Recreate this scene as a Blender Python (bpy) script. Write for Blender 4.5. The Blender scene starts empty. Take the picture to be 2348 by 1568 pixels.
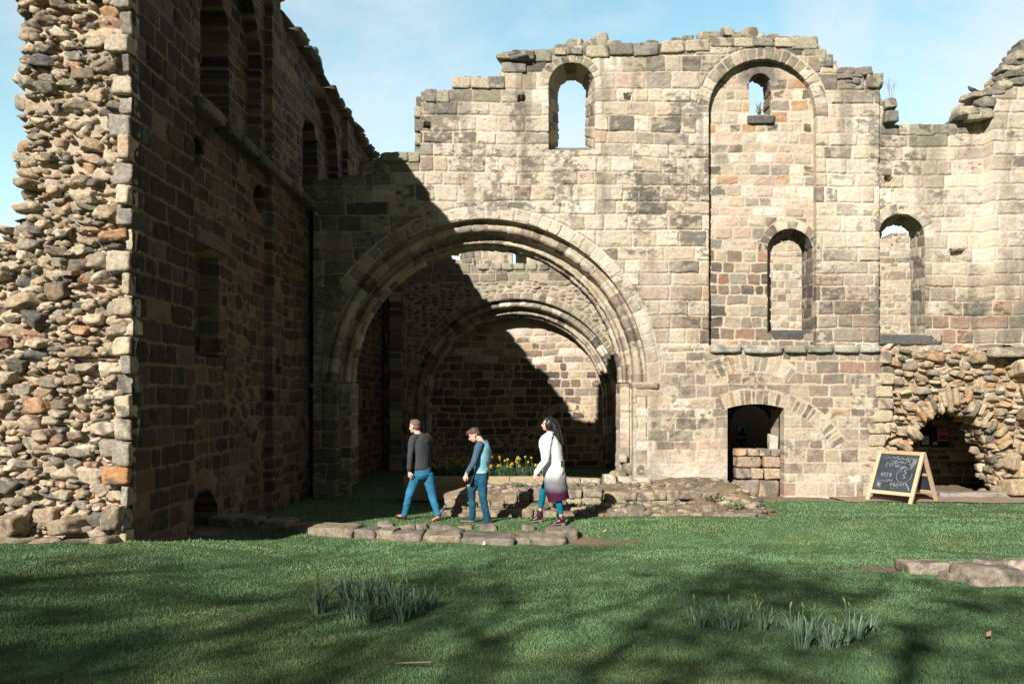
import bpy, bmesh, math, random
import numpy as np
from mathutils import Vector, Matrix, Quaternion

# ------------------------------------------------------------------ camera, sky, sun, exposure
S = bpy.context.scene
COL = S.collection
FPX, PX, PY, EYE = 1826.0, 1200.0, 905.0, 2.35      # focal length and principal point in picture pixels (2348 wide), eye height
cam_d = bpy.data.cameras.new("camera")
cam = bpy.data.objects.new("camera", cam_d)
COL.objects.link(cam)
cam.location = (0, 0, EYE)
cam.rotation_euler = (math.radians(90), 0, 0)
cam_d.sensor_width = 36.0
cam_d.lens = FPX / 2348.0 * 36.0
cam_d.shift_x = (1174.0 - PX) / 2348.0
cam_d.shift_y = (PY - 784.0) / 2348.0
cam_d.clip_end = 2000
S.camera = cam

SUN_DIR = Vector((1.0, 2.0, -1.28)).normalized()    # the way the light travels
SUN_EL = math.asin(-SUN_DIR.z)
SUN_AZ = math.atan2(-SUN_DIR.x, -SUN_DIR.y)
sl = bpy.data.lights.new("sun", 'SUN')
sl.energy = 5.0
sl.angle = math.radians(0.5)
sl.color = (1.0, 0.945, 0.87)
sun = bpy.data.objects.new("sun", sl)
COL.objects.link(sun)
sun.rotation_euler = SUN_DIR.to_track_quat('-Z', 'Y').to_euler()
sun.location = (-10, -20, 20)

W = bpy.data.worlds.new("World")
S.world = W
W.use_nodes = True
nt = W.node_tree
for n in list(nt.nodes):
    nt.nodes.remove(n)
wo = nt.nodes.new('ShaderNodeOutputWorld')
bg = nt.nodes.new('ShaderNodeBackground')
sky = nt.nodes.new('ShaderNodeTexSky')
sky.sky_type = 'NISHITA'
sky.sun_disc = False
sky.sun_elevation = SUN_EL
sky.sun_rotation = SUN_AZ
sky.air_density = 1.0
sky.dust_density = 0.6
sky.ozone_density = 1.4
tc = nt.nodes.new('ShaderNodeTexCoord')
mp = nt.nodes.new('ShaderNodeMapping')
mp.inputs['Scale'].default_value = (1.0, 1.0, 1.7)
mp.inputs['Location'].default_value = (1.35, 0.1, 0.22)
cn = nt.nodes.new('ShaderNodeTexNoise')
cn.inputs['Scale'].default_value = 3.2
cn.inputs['Detail'].default_value = 8
cn.inputs['Roughness'].default_value = 0.52
cn.inputs['Distortion'].default_value = 0.4
cr = nt.nodes.new('ShaderNodeValToRGB')
cr.color_ramp.elements[0].position = 0.40
cr.color_ramp.elements[1].position = 0.60
cr.color_ramp.elements[0].color = (0.0, 0.0, 0.0, 1)
cr.color_ramp.elements[1].color = (0.72, 0.72, 0.72, 1)
# pale haze low in the sky; upper sky darkened to cut fill light
sx = nt.nodes.new('ShaderNodeSeparateXYZ')
hz = nt.nodes.new('ShaderNodeValToRGB')
hz.color_ramp.elements[0].position = 0.0
hz.color_ramp.elements[0].color = (3.3, 3.25, 2.4, 1)
hz.color_ramp.elements[1].position = 0.75
hz.color_ramp.elements[1].color = (0.9, 1.0, 1.0, 1)
e = hz.color_ramp.elements.new(0.45); e.color = (3.1, 3.4, 2.6, 1)
mul = nt.nodes.new('ShaderNodeMix'); mul.data_type = 'RGBA'; mul.blend_type = 'MULTIPLY'; mul.inputs['Factor'].default_value = 1.0
mixc = nt.nodes.new('ShaderNodeMix')
mixc.data_type = 'RGBA'
mixc.inputs['B'].default_value = (10.2, 10.9, 11.2, 1)
L_ = nt.links.new
L_(tc.outputs['Generated'], mp.inputs['Vector'])
L_(tc.outputs['Generated'], sx.inputs['Vector'])
L_(sx.outputs['Z'], hz.inputs['Fac'])
# sky at full brightness ahead only; dimmed behind and overhead to cut fill light
yr = nt.nodes.new('ShaderNodeMapRange'); yr.interpolation_type = 'SMOOTHSTEP'
yr.inputs['From Min'].default_value = 0.25; yr.inputs['From Max'].default_value = 0.78
yr.inputs['To Min'].default_value = 0.18; yr.inputs['To Max'].default_value = 1.0
dim = nt.nodes.new('ShaderNodeMix'); dim.data_type = 'RGBA'; dim.blend_type = 'MULTIPLY'; dim.inputs['Factor'].default_value = 1.0
L_(sky.outputs['Color'], mul.inputs['A'])
L_(hz.outputs['Color'], mul.inputs['B'])
L_(mp.outputs['Vector'], cn.inputs['Vector'])
L_(cn.outputs['Fac'], cr.inputs['Fac'])
L_(cr.outputs['Color'], mixc.inputs['Factor'])
L_(mul.outputs['Result'], mixc.inputs['A'])
L_(sx.outputs['Y'], yr.inputs['Value'])
L_(mixc.outputs['Result'], dim.inputs['A'])
L_(yr.outputs['Result'], dim.inputs['B'])
L_(dim.outputs['Result'], bg.inputs['Color'])
bg.inputs['Strength'].default_value = 0.05
L_(bg.outputs['Background'], wo.inputs['Surface'])

S.view_settings.view_transform = 'Standard'
S.view_settings.look = 'None'
S.view_settings.exposure = 0.8
S.view_settings.gamma = 1.0
S.render.engine = 'CYCLES'
S.cycles.max_bounces = 6
S.cycles.diffuse_bounces = 2
S.cycles.glossy_bounces = 2
S.cycles.transmission_bounces = 2
S.cycles.transparent_max_bounces = 4
S.cycles.use_denoising = True

# ------------------------------------------------------------------ helpers
def W3(x, y, s):
    """picture pixel (2348 wide) at a scale of s pixels per metre -> world point"""
    return Vector(((x - PX) / s, FPX / s, EYE + (PY - y) / s))

def tag(o, label=None, cat=None, group=None, kind=None):
    if label: o['label'] = label
    if cat: o['category'] = cat
    if group: o['group'] = group
    if kind: o['kind'] = kind
    return o

def empty(name, loc, label, cat, group=None, rz=0.0):
    o = bpy.data.objects.new(name, None)
    o.empty_display_size = 0.3
    COL.objects.link(o)
    o.location = loc
    o.rotation_euler = (0, 0, rz)
    return tag(o, label, cat, group)

def link(name, me, mat, parent=None, world=True, label=None):
    """link a mesh; when parented, its vertices are in world space unless world is False"""
    o = bpy.data.objects.new(name, me)
    COL.objects.link(o)
    if mat is not None and not me.materials:
        me.materials.append(mat)
    if parent is not None:
        o.parent = parent
        if world:
            m = Matrix.Translation(-parent.location) if parent.parent is None else Matrix.Identity(4)
            p = parent
            mw = Matrix.Identity(4)
            while p is not None:
                mw = p.matrix_basis @ mw
                p = p.parent
            o.matrix_basis = mw.inverted()
    if label: o['label'] = label
    return o

def npmesh(name, V, faces, col=None, smooth=True):
    """faces: list of int arrays (n,k)"""
    me = bpy.data.meshes.new(name)
    V = np.asarray(V, dtype=np.float32)
    faces = [np.asarray(f, dtype=np.int32) for f in faces if len(f)]
    me.vertices.add(len(V))
    me.vertices.foreach_set('co', V.ravel())
    idx = np.concatenate([f.ravel() for f in faces])
    cnt = np.concatenate([np.full(len(f), f.shape[1], dtype=np.int32) for f in faces])
    start = np.concatenate([[0], np.cumsum(cnt)[:-1]]).astype(np.int32)
    me.loops.add(len(idx))
    me.loops.foreach_set('vertex_index', idx)
    me.polygons.add(len(cnt))
    me.polygons.foreach_set('loop_start', start)
    if smooth:
        me.polygons.foreach_set('use_smooth', np.ones(len(cnt), dtype=bool))
    if col is not None:
        a = me.color_attributes.new('Col', 'FLOAT_COLOR', 'POINT')
        c = np.ones((len(V), 4), dtype=np.float32)
        c[:, :3] = np.clip(np.asarray(col, dtype=np.float32).reshape(-1, 3), 0.002, 0.9)
        a.data.foreach_set('color', c.ravel())
    me.update(calc_edges=True)
    return me

class Bag:
    """collects pieces into one mesh"""
    def __init__(s): s.V = []; s.F = {}; s.C = []; s.n = 0
    def add(s, V, F, col=(0.5, 0.5, 0.5)):
        V = np.asarray(V, float).reshape(-1, 3)
        for f in (F if isinstance(F, list) else [F]):
            f = np.asarray(f)
            if len(f): s.F.setdefault(f.shape[1], []).append(f + s.n)
        c = np.asarray(col, float)
        s.C.append(np.broadcast_to(c, (len(V), 3)) if c.ndim == 1 else c.reshape(-1, 3))
        s.V.append(V); s.n += len(V)
    def mesh(s, name, smooth=True):
        return npmesh(name, np.concatenate(s.V), [np.concatenate(f) for f in s.F.values()], np.concatenate(s.C), smooth)
    def build(s, name, mat, parent=None, smooth=True, world=True, label=None):
        return link(name, s.mesh(name, smooth), mat, parent, world, label)

# ---- noise
def hsh(ix, iy, seed=0, iz=0):
    n = (np.asarray(ix).astype(np.int64) * 374761393 + np.asarray(iy).astype(np.int64) * 668265263
         + np.asarray(iz).astype(np.int64) * 974634781 + int(seed) * 1013904223) & 0xFFFFFFFF
    n = ((n ^ (n >> 13)) * 1274126177) & 0xFFFFFFFF
    n = n ^ (n >> 16)
    n = ((n ^ (n >> 15)) * 739982445) & 0xFFFFFFFF
    n = n ^ (n >> 14)
    return (n & 0xFFFFFF) / float(0x1000000)

def sm(t):
    t = np.clip(t, 0, 1)
    return t * t * (3 - 2 * t)

def vn(x, y, seed=0):
    x = np.asarray(x, float); y = np.asarray(y, float)
    ix = np.floor(x); iy = np.floor(y)
    fx = sm(x - ix); fy = sm(y - iy)
    a = hsh(ix, iy, seed); b = hsh(ix + 1, iy, seed); c = hsh(ix, iy + 1, seed); d = hsh(ix + 1, iy + 1, seed)
    return ((a * (1 - fx) + b * fx) * (1 - fy) + (c * (1 - fx) + d * fx) * fy) * 2 - 1

def fbm(x, y, seed=0, o=4, g=0.5):
    s = 0; a = 1.0; t = 0
    for i in range(o):
        s = s + a * vn(x * 2 ** i + 17.3 * i, y * 2 ** i - 9.1 * i, seed + i * 31)
        t += a; a *= g
    return s / t

def lerp(a, b, t):
    t = np.asarray(t)
    if np.ndim(a) and np.ndim(t) and np.asarray(a).shape != t.shape or np.ndim(b) and np.asarray(b).shape[-1:] == (3,) and (np.ndim(t) == 0 or t.shape[-1:] != (3,)):
        t = t[..., None]
    return np.asarray(a) * (1 - t) + np.asarray(b) * t

# ---- materials
def mat_new(name):
    m = bpy.data.materials.new(name)
    m.use_nodes = True
    b = m.node_tree.nodes['Principled BSDF']
    return m, m.node_tree, b

def vc_mat(name, rough=0.92, nscale=28.0, namp=0.35, bump=0.5, bdist=0.012, bscale=55.0, spec=0.25):
    """material for a surface whose own colour is in the Col attribute, with procedural grain and bump"""
    m, t, b = mat_new(name)
    at = t.nodes.new('ShaderNodeAttribute'); at.attribute_name = 'Col'
    co = t.nodes.new('ShaderNodeTexCoord')
    n1 = t.nodes.new('ShaderNodeTexNoise'); n1.inputs['Scale'].default_value = nscale; n1.inputs['Detail'].default_value = 7; n1.inputs['Roughness'].default_value = 0.65
    mr = t.nodes.new('ShaderNodeMapRange')
    mr.inputs['From Min'].default_value = 0.25; mr.inputs['From Max'].default_value = 0.75
    mr.inputs['To Min'].default_value = 1 - namp; mr.inputs['To Max'].default_value = 1 + namp
    mx = t.nodes.new('ShaderNodeMix'); mx.data_type = 'RGBA'; mx.blend_type = 'MULTIPLY'; mx.inputs['Factor'].default_value = 1.0
    t.links.new(co.outputs['Object'], n1.inputs['Vector'])
    t.links.new(n1.outputs['Fac'], mr.inputs['Value'])
    t.links.new(at.outputs['Color'], mx.inputs['A'])
    t.links.new(mr.outputs['Result'], mx.inputs['B'])
    t.links.new(mx.outputs['Result'], b.inputs['Base Color'])
    b.inputs['Roughness'].default_value = rough
    b.inputs['Specular IOR Level'].default_value = spec
    if bump:
        n2 = t.nodes.new('ShaderNodeTexNoise'); n2.inputs['Scale'].default_value = bscale; n2.inputs['Detail'].default_value = 6; n2.inputs['Roughness'].default_value = 0.7
        bp = t.nodes.new('ShaderNodeBump'); bp.inputs['Strength'].default_value = bump; bp.inputs['Distance'].default_value = bdist
        t.links.new(co.outputs['Object'], n2.inputs['Vector'])
        t.links.new(n2.outputs['Fac'], bp.inputs['Height'])
        t.links.new(bp.outputs['Normal'], b.inputs['Normal'])
    return m

def flat_mat(name, col, rough=0.7, var=0.2, scale=30.0, bump=0.0, stretch=(1, 1, 1), spec=0.3, bdist=0.004):
    m, t, b = mat_new(name)
    co = t.nodes.new('ShaderNodeTexCoord')
    mp_ = t.nodes.new('ShaderNodeMapping'); mp_.inputs['Scale'].default_value = stretch
    n1 = t.nodes.new('ShaderNodeTexNoise'); n1.inputs['Scale'].default_value = scale; n1.inputs['Detail'].default_value = 6; n1.inputs['Roughness'].default_value = 0.6
    r = t.nodes.new('ShaderNodeValToRGB')
    r.color_ramp.elements[0].position = 0.3; r.color_ramp.elements[1].position = 0.7
    r.color_ramp.elements[0].color = tuple(c * (1 - var) for c in col) + (1,)
    r.color_ramp.elements[1].color = tuple(min(1, c * (1 + var)) for c in col) + (1,)
    t.links.new(co.outputs['Object'], mp_.inputs['Vector'])
    t.links.new(mp_.outputs['Vector'], n1.inputs['Vector'])
    t.links.new(n1.outputs['Fac'], r.inputs['Fac'])
    t.links.new(r.outputs['Color'], b.inputs['Base Color'])
    b.inputs['Roughness'].default_value = rough
    b.inputs['Specular IOR Level'].default_value = spec
    if bump:
        bp = t.nodes.new('ShaderNodeBump'); bp.inputs['Strength'].default_value = bump; bp.inputs['Distance'].default_value = bdist
        t.links.new(n1.outputs['Fac'], bp.inputs['Height'])
        t.links.new(bp.outputs['Normal'], b.inputs['Normal'])
    return m

M_STONE = vc_mat('sandstone', nscale=22, namp=0.28)
M_ROCK = vc_mat('rubble_stone', nscale=18, namp=0.45, bump=0.9, bdist=0.03, bscale=26)
M_LAWN = vc_mat('lawn_soil', nscale=14, namp=0.35, bump=0.6, bdist=0.03, bscale=40)
M_BLADE = vc_mat('grass_blades', rough=0.6, nscale=3, namp=0.15, bump=0, spec=0.3)
M_LEAF = vc_mat('leaf', rough=0.5, nscale=8, namp=0.15, bump=0, spec=0.35)
M_BARK = vc_mat('bark', nscale=20, namp=0.3)

# ------------------------------------------------------------------ masonry
PAL = np.array([
    (0.445, 0.385, 0.300),  # 0 cream
    (0.365, 0.300, 0.220),  # 1 tan
    (0.205, 0.182, 0.150),  # 2 grey
    (0.150, 0.114, 0.085),  # 3 brown
    (0.072, 0.062, 0.054),  # 4 dark
    (0.205, 0.115, 0.082),  # 5 red
    (0.355, 0.215, 0.120),  # 6 orange
    (0.420, 0.310, 0.245),  # 7 pink
    (0.185, 0.172, 0.118),  # 8 olive
    (0.530, 0.480, 0.400),  # 9 white
])
NP_ = len(PAL)

def rbox(du, dv, rad):
    q1 = np.maximum(rad - du, 0); q2 = np.maximum(rad - dv, 0)
    return rad - np.hypot(q1, q2)

class Cells:
    """per point: d (rounded distance to the cell's edge), e (plain), id, cell centre, local coordinates"""
    def __init__(s, shape):
        s.d = np.zeros(shape); s.id = np.zeros(shape); s.uc = np.zeros(shape); s.vc = np.zeros(shape)

def ashlar(u, v, v0, v1, ch, cv, bl, bv, seed, warp=1.0, rad=0.03, lvl=None):
    """irregular coursed blocks: course height ch +- cv, block length bl +- bv"""
    rng = random.Random(seed)
    cs = [v0 - 0.3]
    while cs[-1] < v1 + 0.4:
        cs.append(cs[-1] + ch * (1 + cv * rng.uniform(-1, 1)))
    cs = np.array(cs)
    uu = u + warp * (0.018 * vn(u * 3.4, v * 3.4, seed + 1) + 0.010 * vn(u * 10, v * 10, seed + 2))
    vv = v + warp * (0.035 * vn(u * 0.55, v * 0.5, seed + 3) + 0.014 * vn(u * 2.6, v * 3, seed + 4) + 0.009 * vn(u * 10, v * 8, seed + 5))
    k = np.clip(np.searchsorted(cs, vv, side='right') - 1, 0, len(cs) - 2)
    c = Cells(u.shape)
    ulo, uhi = float(u.min()) - 1.5, float(u.max()) + 1.5
    for i in np.unique(k):
        m = k == i
        b = [ulo + rng.uniform(-0.5, 0.5)]
        f = rng.uniform(0.8, 1.2)
        while b[-1] < uhi:
            b.append(b[-1] + bl * f * (1 + bv * rng.uniform(-1, 1)))
        b = np.array(b)
        um = uu[m]; vm = vv[m]
        j = np.clip(np.searchsorted(b, um, side='right') - 1, 0, len(b) - 2)
        du = np.minimum(um - b[j], b[j + 1] - um)
        dv = np.minimum(vm - cs[i], cs[i + 1] - vm)
        c.d[m] = rbox(du, dv, rad)
        c.id[m] = i * 1000 + j
        c.uc[m] = (b[j] + b[j + 1]) / 2
        c.vc[m] = (cs[i] + cs[i + 1]) / 2
    return c

def ring(c, u, v, cu, cv, r0, r1, a0, a1, bl, idb, seed, rad=0.025, cond=None, jit=0.25):
    """write voussoirs of an arch ring into c where they lie"""
    r = np.hypot(u - cu, v - cv) + 0.01 * vn(u * 6, v * 6, seed)
    th = np.degrees(np.arctan2(v - cv, u - cu))
    m = (r > r0) & (r < r1) & (th > a0) & (th < a1)
    if cond is not None: m &= cond
    rng = random.Random(seed)
    b = [a0]
    st = math.degrees(bl / ((r0 + r1) / 2))
    while b[-1] < a1: b.append(b[-1] + st * (1 + jit * rng.uniform(-1, 1)))
    b = np.array(b)
    th = th[m]; rr = r[m]
    th = th + 0.25 * st * 0.3 * vn(u[m] * 8, v[m] * 8, seed + 2)
    j = np.clip(np.searchsorted(b, th, side='right') - 1, 0, len(b) - 2)
    du = np.radians(np.minimum(th - b[j], b[j + 1] - th)) * rr
    ro = r1 - (r1 - r0) * 0.16 * hsh(j, 7, seed)          # uneven outer ends
    dv = np.minimum(rr - r0 + 0.004, ro - rr)
    c.d[m] = rbox(du, dv, rad)
    c.id[m] = idb + j
    tc_ = np.radians((b[j] + b[j + 1]) / 2)
    c.uc[m] = cu + np.cos(tc_) * (r0 + r1) / 2
    c.vc[m] = cv + np.sin(tc_) * (r0 + r1) / 2
    return m

def worley(u, v, cw, ch, seed, jit=0.85):
    """random rubble"""
    x = (u + 0.03 * vn(u * 5, v * 5, seed + 9)) / cw; y = (v + 0.03 * vn(u * 5 + 50, v * 5, seed + 8)) / ch
    ix = np.floor(x); iy = np.floor(y)
    f1 = np.full(u.shape, 9.0); f2 = np.full(u.shape, 9.0)
    c = Cells(u.shape)
    for dx in (-1, 0, 1):
        for dy in (-1, 0, 1):
            cx = ix + dx; cy = iy + dy
            px = cx + 0.5 + jit * (hsh(cx, cy, seed) - 0.5); py = cy + 0.5 + jit * (hsh(cx, cy, seed + 1) - 0.5)
            sz = 0.75 + 0.5 * hsh(cx, cy, seed + 2)
            dd = np.maximum(np.abs(px - x), np.abs(py - y)) * 0.6 + np.hypot(px - x, py - y) * 0.4
            dd = dd / sz
            m = dd < f1
            f2 = np.where(m, f1, np.minimum(f2, dd))
            c.id = np.where(m, cx * 1000 + cy, c.id)
            c.uc = np.where(m, px * cw, c.uc); c.vc = np.where(m, py * ch, c.vc)
            f1 = np.where(m, dd, f1)
    c.d = (f2 - f1) * 0.5 * min(cw, ch)
    return c

def surface(c, u, v, zone, seed, joint=0.007, jdepth=0.042, prof=0.03, rel=0.014, rough=0.013, mortar=(0.43, 0.36, 0.265), soot=0.35, sootcol=(0.075, 0.07, 0.06), sootf=7.0, tilt=0.05, blend=0.22):
    """height and colour from cells; zone(uc,vc) -> palette weights (n, NP_), soot factor"""
    r1 = hsh(c.id, 1, seed); r2 = hsh(c.id, 2, seed); r3 = hsh(c.id, 3, seed); r4 = hsh(c.id, 4, seed); r5 = hsh(c.id, 5, seed)
    j = joint * (1 + 0.7 * vn(u * 9, v * 9, seed + 11) + 0.8 * (r5 - 0.5))
    p = sm((c.d - j) / prof)
    pc = sm((c.d - j) / 0.009)
    h = -jdepth * (1 - p) * (0.5 + 0.6 * (0.5 + 0.5 * vn(u * 1.1, v * 1.3, seed + 15))) + p * (rel * (r2 * 2 - 1) + tilt * ((u - c.uc) * (r3 - 0.5) + (v - c.vc) * (r4 - 0.5) * 1.6) + rough * fbm(u * 9, v * 12, seed + 21, 4))
    h = h + 0.004 * fbm(u * 25, v * 25, seed + 25, 2)
    w, sf = zone(c.uc, c.vc)
    cum = np.cumsum(w / w.sum(-1, keepdims=True), -1)
    idx = np.clip((r1[..., None] > cum).sum(-1), 0, NP_ - 1)
    wn = w / w.sum(-1, keepdims=True)
    mean = wn @ PAL
    bc = (PAL[idx] * (1 - blend) + mean * blend) * (0.84 + 0.32 * r4)[..., None]
    # blocks vary within themselves
    bc = bc + (mean - bc) * (0.5 * sm(fbm(u * 5 + 31, v * 7, seed + 61, 4, 0.6) + 0.35))[..., None]
    # grain running along the bed, and blotches
    g = 1 + 0.16 * fbm(u * 3, v * 14, seed + 33, 3) + 0.10 * fbm(u * 22, v * 22, seed + 35, 2)
    bc = bc * g[..., None]
    mo = np.array(mortar) * (1 + 0.22 * fbm(u * 2, v * 2, seed + 41, 3))[..., None]
    col = mo * (1 - pc[..., None]) + bc * pc[..., None]
    n = 0.75 * fbm(u * sootf, v * sootf * 1.6, seed + 51, 5, 0.65) + 0.35 * fbm(u * 2.2, v * 3.0, seed + 53, 2)
    am = np.where(r3 < soot * sf, 0.35 + 0.65 * r5, 0.0)
    am = am * (0.5 + 0.5 * sm((c.d - j) / 0.03))
    st = sm((n + am * 1.0 - 0.60) / 0.34) * 0.80
    col = col * (1 - st[..., None]) + np.array(sootcol) * st[..., None]
    return h, col

def wts(shape, **k):
    names = dict(cream=0, tan=1, grey=2, brown=3, dark=4, red=5, orange=6, pink=7, olive=8, white=9)
    w = np.zeros(shape + (NP_,))
    for n, val in k.items(): w[..., names[n]] = val
    return w

def gridfaces(nv, nu):
    i = np.arange(nv - 1)[:, None] * nu + np.arange(nu - 1)[None, :]
    return np.stack([i, i + 1, i + nu + 1, i + nu], -1)

def panel(bag, P, N, h, col, keep=None, skirt=0.0, steps=2, flip=False, ecol=None, noskirt=None):
    """P (nv,nu,3), N (3,) or (nv,nu,3), h (nv,nu). keep: bool (nv-1,nu-1). skirt: depth the open edges are drawn back"""
    nv, nu = h.shape
    N = np.broadcast_to(np.asarray(N, float), P.shape)
    V = (P + N * h[..., None]).reshape(-1, 3)
    F = gridfaces(nv, nu)
    K = np.ones((nv - 1, nu - 1), bool) if keep is None else keep
    f = F[K]
    C = col.reshape(-1, 3)
    Nf = N.reshape(-1, 3)
    used = np.zeros(nv * nu, bool); used[f.ravel()] = True
    mapi = np.cumsum(used) - 1
    ff = mapi[f]
    bag.add(V[used], ff[:, ::-1] if flip else ff, C[used])
    if skirt:
        Kp = np.pad(K, 1)
        E = []
        idx = np.arange(nv * nu).reshape(nv, nu)
        a = Kp[1:, 1:-1] != Kp[:-1, 1:-1]            # horizontal edges: row line r between cells r-1 and r
        r, cc = np.nonzero(a); E.append(np.stack([idx[r, cc], idx[r, cc + 1]], -1))
        a = Kp[1:-1, 1:] != Kp[1:-1, :-1]
        r, cc = np.nonzero(a); E.append(np.stack([idx[r, cc], idx[r + 1, cc]], -1))
        E = np.concatenate(E)
        if noskirt is not None:
            Pf = P.reshape(-1, 3)[E].mean(1)
            E = E[~noskirt(Pf)]
        uq, inv = np.unique(E.ravel(), return_inverse=True)
        inv = inv.reshape(-1, 2)
        base = V[uq]; nn = Nf[uq]; cb = C[uq]
        L = len(uq)
        Vs = np.concatenate([base - nn * (skirt * t / steps) for t in range(steps + 1)])
        Cs = np.concatenate([cb] * (steps + 1)) if ecol is None else np.concatenate([cb] + [np.broadcast_to(np.array(ecol), cb.shape)] * steps)
        Fs = np.concatenate([np.stack([inv[:, 0] + L * t, inv[:, 1] + L * t, inv[:, 1] + L * (t + 1), inv[:, 0] + L * (t + 1)], -1) for t in range(steps)])
        bag.add(Vs, Fs, Cs)

def snap(U, V, keep, sds, res):
    """move the grid points on the edge of the kept area onto the outline(s) given by signed distances"""
    K = np.pad(keep, 1)
    any_ = K[1:, 1:] | K[:-1, 1:] | K[1:, :-1] | K[:-1, :-1]
    all_ = K[1:, 1:] & K[:-1, 1:] & K[1:, :-1] & K[:-1, :-1]
    bnd = any_ & ~all_
    U = U.copy(); V = V.copy()
    for sd in sds:
        u = U[bnd]; v = V[bnd]
        d = sd(u, v); e = 1e-3
        gx = (sd(u + e, v) - sd(u - e, v)) / (2 * e); gy = (sd(u, v + e) - sd(u, v - e)) / (2 * e)
        near = np.abs(d) < 1.5 * res
        U[bnd] = np.where(near, u - d * gx, u); V[bnd] = np.where(near, v - d * gy, v)
    return U, V

def arch_sd(cu, hw, zs, zb):
    """signed distance (negative inside) of a round-headed opening: centre cu, half width hw, springing zs, foot zb"""
    def f(u, v):
        a = np.hypot(u - cu, v - zs) - hw
        b = np.maximum(np.abs(u - cu) - hw, zb - v)
        return np.where(v > zs, a, b)
    return f

# ---- rocks
def ico(sub):
    bm = bmesh.new(); bmesh.ops.create_icosphere(bm, subdivisions=sub, radius=1.0)
    bm.verts.ensure_lookup_table()
    V = np.array([v.co[:] for v in bm.verts]); F = np.array([[v.index for v in f.verts] for f in bm.faces]); bm.free()
    return V / np.linalg.norm(V, axis=1)[:, None], F
ICO = {k: ico(k) for k in (1, 2, 3, 4)}

def rot(ax, ay, az):
    return np.array((Matrix.Rotation(az, 3, 'Z') @ Matrix.Rotation(ay, 3, 'Y') @ Matrix.Rotation(ax, 3, 'X')))

def rock(rng, size, sub=3, box=0.6, cuts=9, p=40, rough=0.03):
    """a stone: softened meeting of random planes; returns V (unit size scaled), F"""
    D, F = ICO[sub]
    pl = []
    for ax in range(3):
        for s in (-1, 1):
            n = np.zeros(3); n[ax] = s
            n += np.array([rng.uniform(-1, 1) for _ in range(3)]) * 0.22 * (1 - box * 0.7)
            pl.append((n / np.linalg.norm(n), rng.uniform(0.86, 1.0)))
    for _ in range(cuts):
        n = np.array([rng.gauss(0, 1) for _ in range(3)]); n /= np.linalg.norm(n)
        lo = 0.78 + 0.5 * box
        pl.append((n, rng.uniform(lo, lo + 0.3)))
    A = np.array([n / d for n, d in pl])
    t = np.maximum(D @ A.T, 0)
    r = (t ** p).sum(1) ** (-1.0 / p)
    V = D * r[:, None]
    o = rng.uniform(0, 100)
    q = V * 2.6 + o
    nz = vn(q[:, 0] + q[:, 2] * 0.7, q[:, 1] + q[:, 2] * 0.5, 5) + 0.5 * vn(q[:, 0] * 2.7 - q[:, 2], q[:, 1] * 2.7 + q[:, 2], 6) + 0.35 * vn(q[:, 0] * 6 - q[:, 2] * 5, q[:, 1] * 6 + q[:, 2] * 4, 7)
    V = V * (1 + rough * nz)[:, None]
    return V * (np.asarray(size) / 2.0), F

ROCKCOL = [((0.46, 0.38, 0.275), 5), ((0.39, 0.30, 0.205), 5), ((0.27, 0.23, 0.175), 4), ((0.115, 0.107, 0.10), 1.3), ((0.42, 0.25, 0.14), 1.2), ((0.31, 0.18, 0.125), 0.5), ((0.21, 0.155, 0.11), 2)]
def rcol(rng, pal=ROCKCOL):
    t = rng.uniform(0, sum(w for _, w in pal))
    for c, w in pal:
        t -= w
        if t <= 0: break
    f = rng.uniform(0.8, 1.15)
    return np.array(c) * f

def rock_col(V, base, rng, dark=0.35):
    """stone colour with a patchy weathered crust"""
    o = rng.uniform(0, 50); sc = 6.0
    n = fbm(V[:, 0] * sc + V[:, 2] * 3 + o, V[:, 1] * sc + V[:, 2] * 4 - o, 77, 3)
    n2 = fbm(V[:, 0] * 14 + o, V[:, 2] * 14 + V[:, 1] * 9, 78, 3)
    t = sm((n + dark * rng.uniform(-1.2, 1.2) - 0.15) / 0.3) * 0.75
    c = base[None, :] * (1 + 0.22 * n2)[:, None]
    return c * (1 - t[:, None]) + np.array((0.10, 0.095, 0.085)) * t[:, None]

def put_rock(bag, rng, loc, size, rotv=None, sub=3, col=None, box=0.6, dark=0.3, cuts=9, rough=0.03, p=40):
    V, F = rock(rng, size, sub, box, cuts, p, rough)
    R = rot(*(rotv if rotv is not None else (rng.uniform(-.25, .25), rng.uniform(-.2, .2), rng.uniform(-.4, .4))))
    c = rock_col(V + rng.uniform(0, 9), np.array(col) if col is not None else rcol(rng), rng, dark)
    bag.add(V @ R.T + np.asarray(loc, float), F, c)

def block(name, loc, size, col, mat, parent=None, seed=1, rz=0.0, sub=4, dark=0.0, box=0.98, rough=0.012, rx=0.0, ry=0.0, label=None):
    """one dressed stone"""
    rng = random.Random(seed)
    b = Bag()
    put_rock(b, rng, loc, size, (rx, ry, rz), sub, col, box, dark, 2, rough, 30)
    return b.build(name, mat, parent, label=label)
# ------------------------------------------------------------------ ground
GY = np.array([-60, -20, 0, 4, 8, 10, 12.0, 12.7, 13.4, 14.0, 14.8, 16.5, 18.3, 29, 160.])
GZ = np.array([1.2, 0.9, 0.75, 0.62, 0.35, 0.20, 0.06, 0.12, 0.18, 0.17, 0.08, 0.03, 0.0, -0.3, -0.3])
def ground(X, Y):
    X = np.asarray(X, float); Y = np.asarray(Y, float)
    g = 0
    for d in (-0.35, 0, 0.35):
        g = g + np.interp(Y + d, GY, GZ) / 3
    b = np.interp(Y, [-60, 0, 9.7, 13.3, 16.0], [0, 0.2, 0.36, 0.13, 0.0])
    g = g + b * sm((-2.2 - X) / 2.8) * sm((X + 12) / 3)
    return g + 0.018 * vn(X * 0.9, Y * 0.9, 3) + 0.01 * vn(X * 2.3, Y * 2.3, 4)

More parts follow.
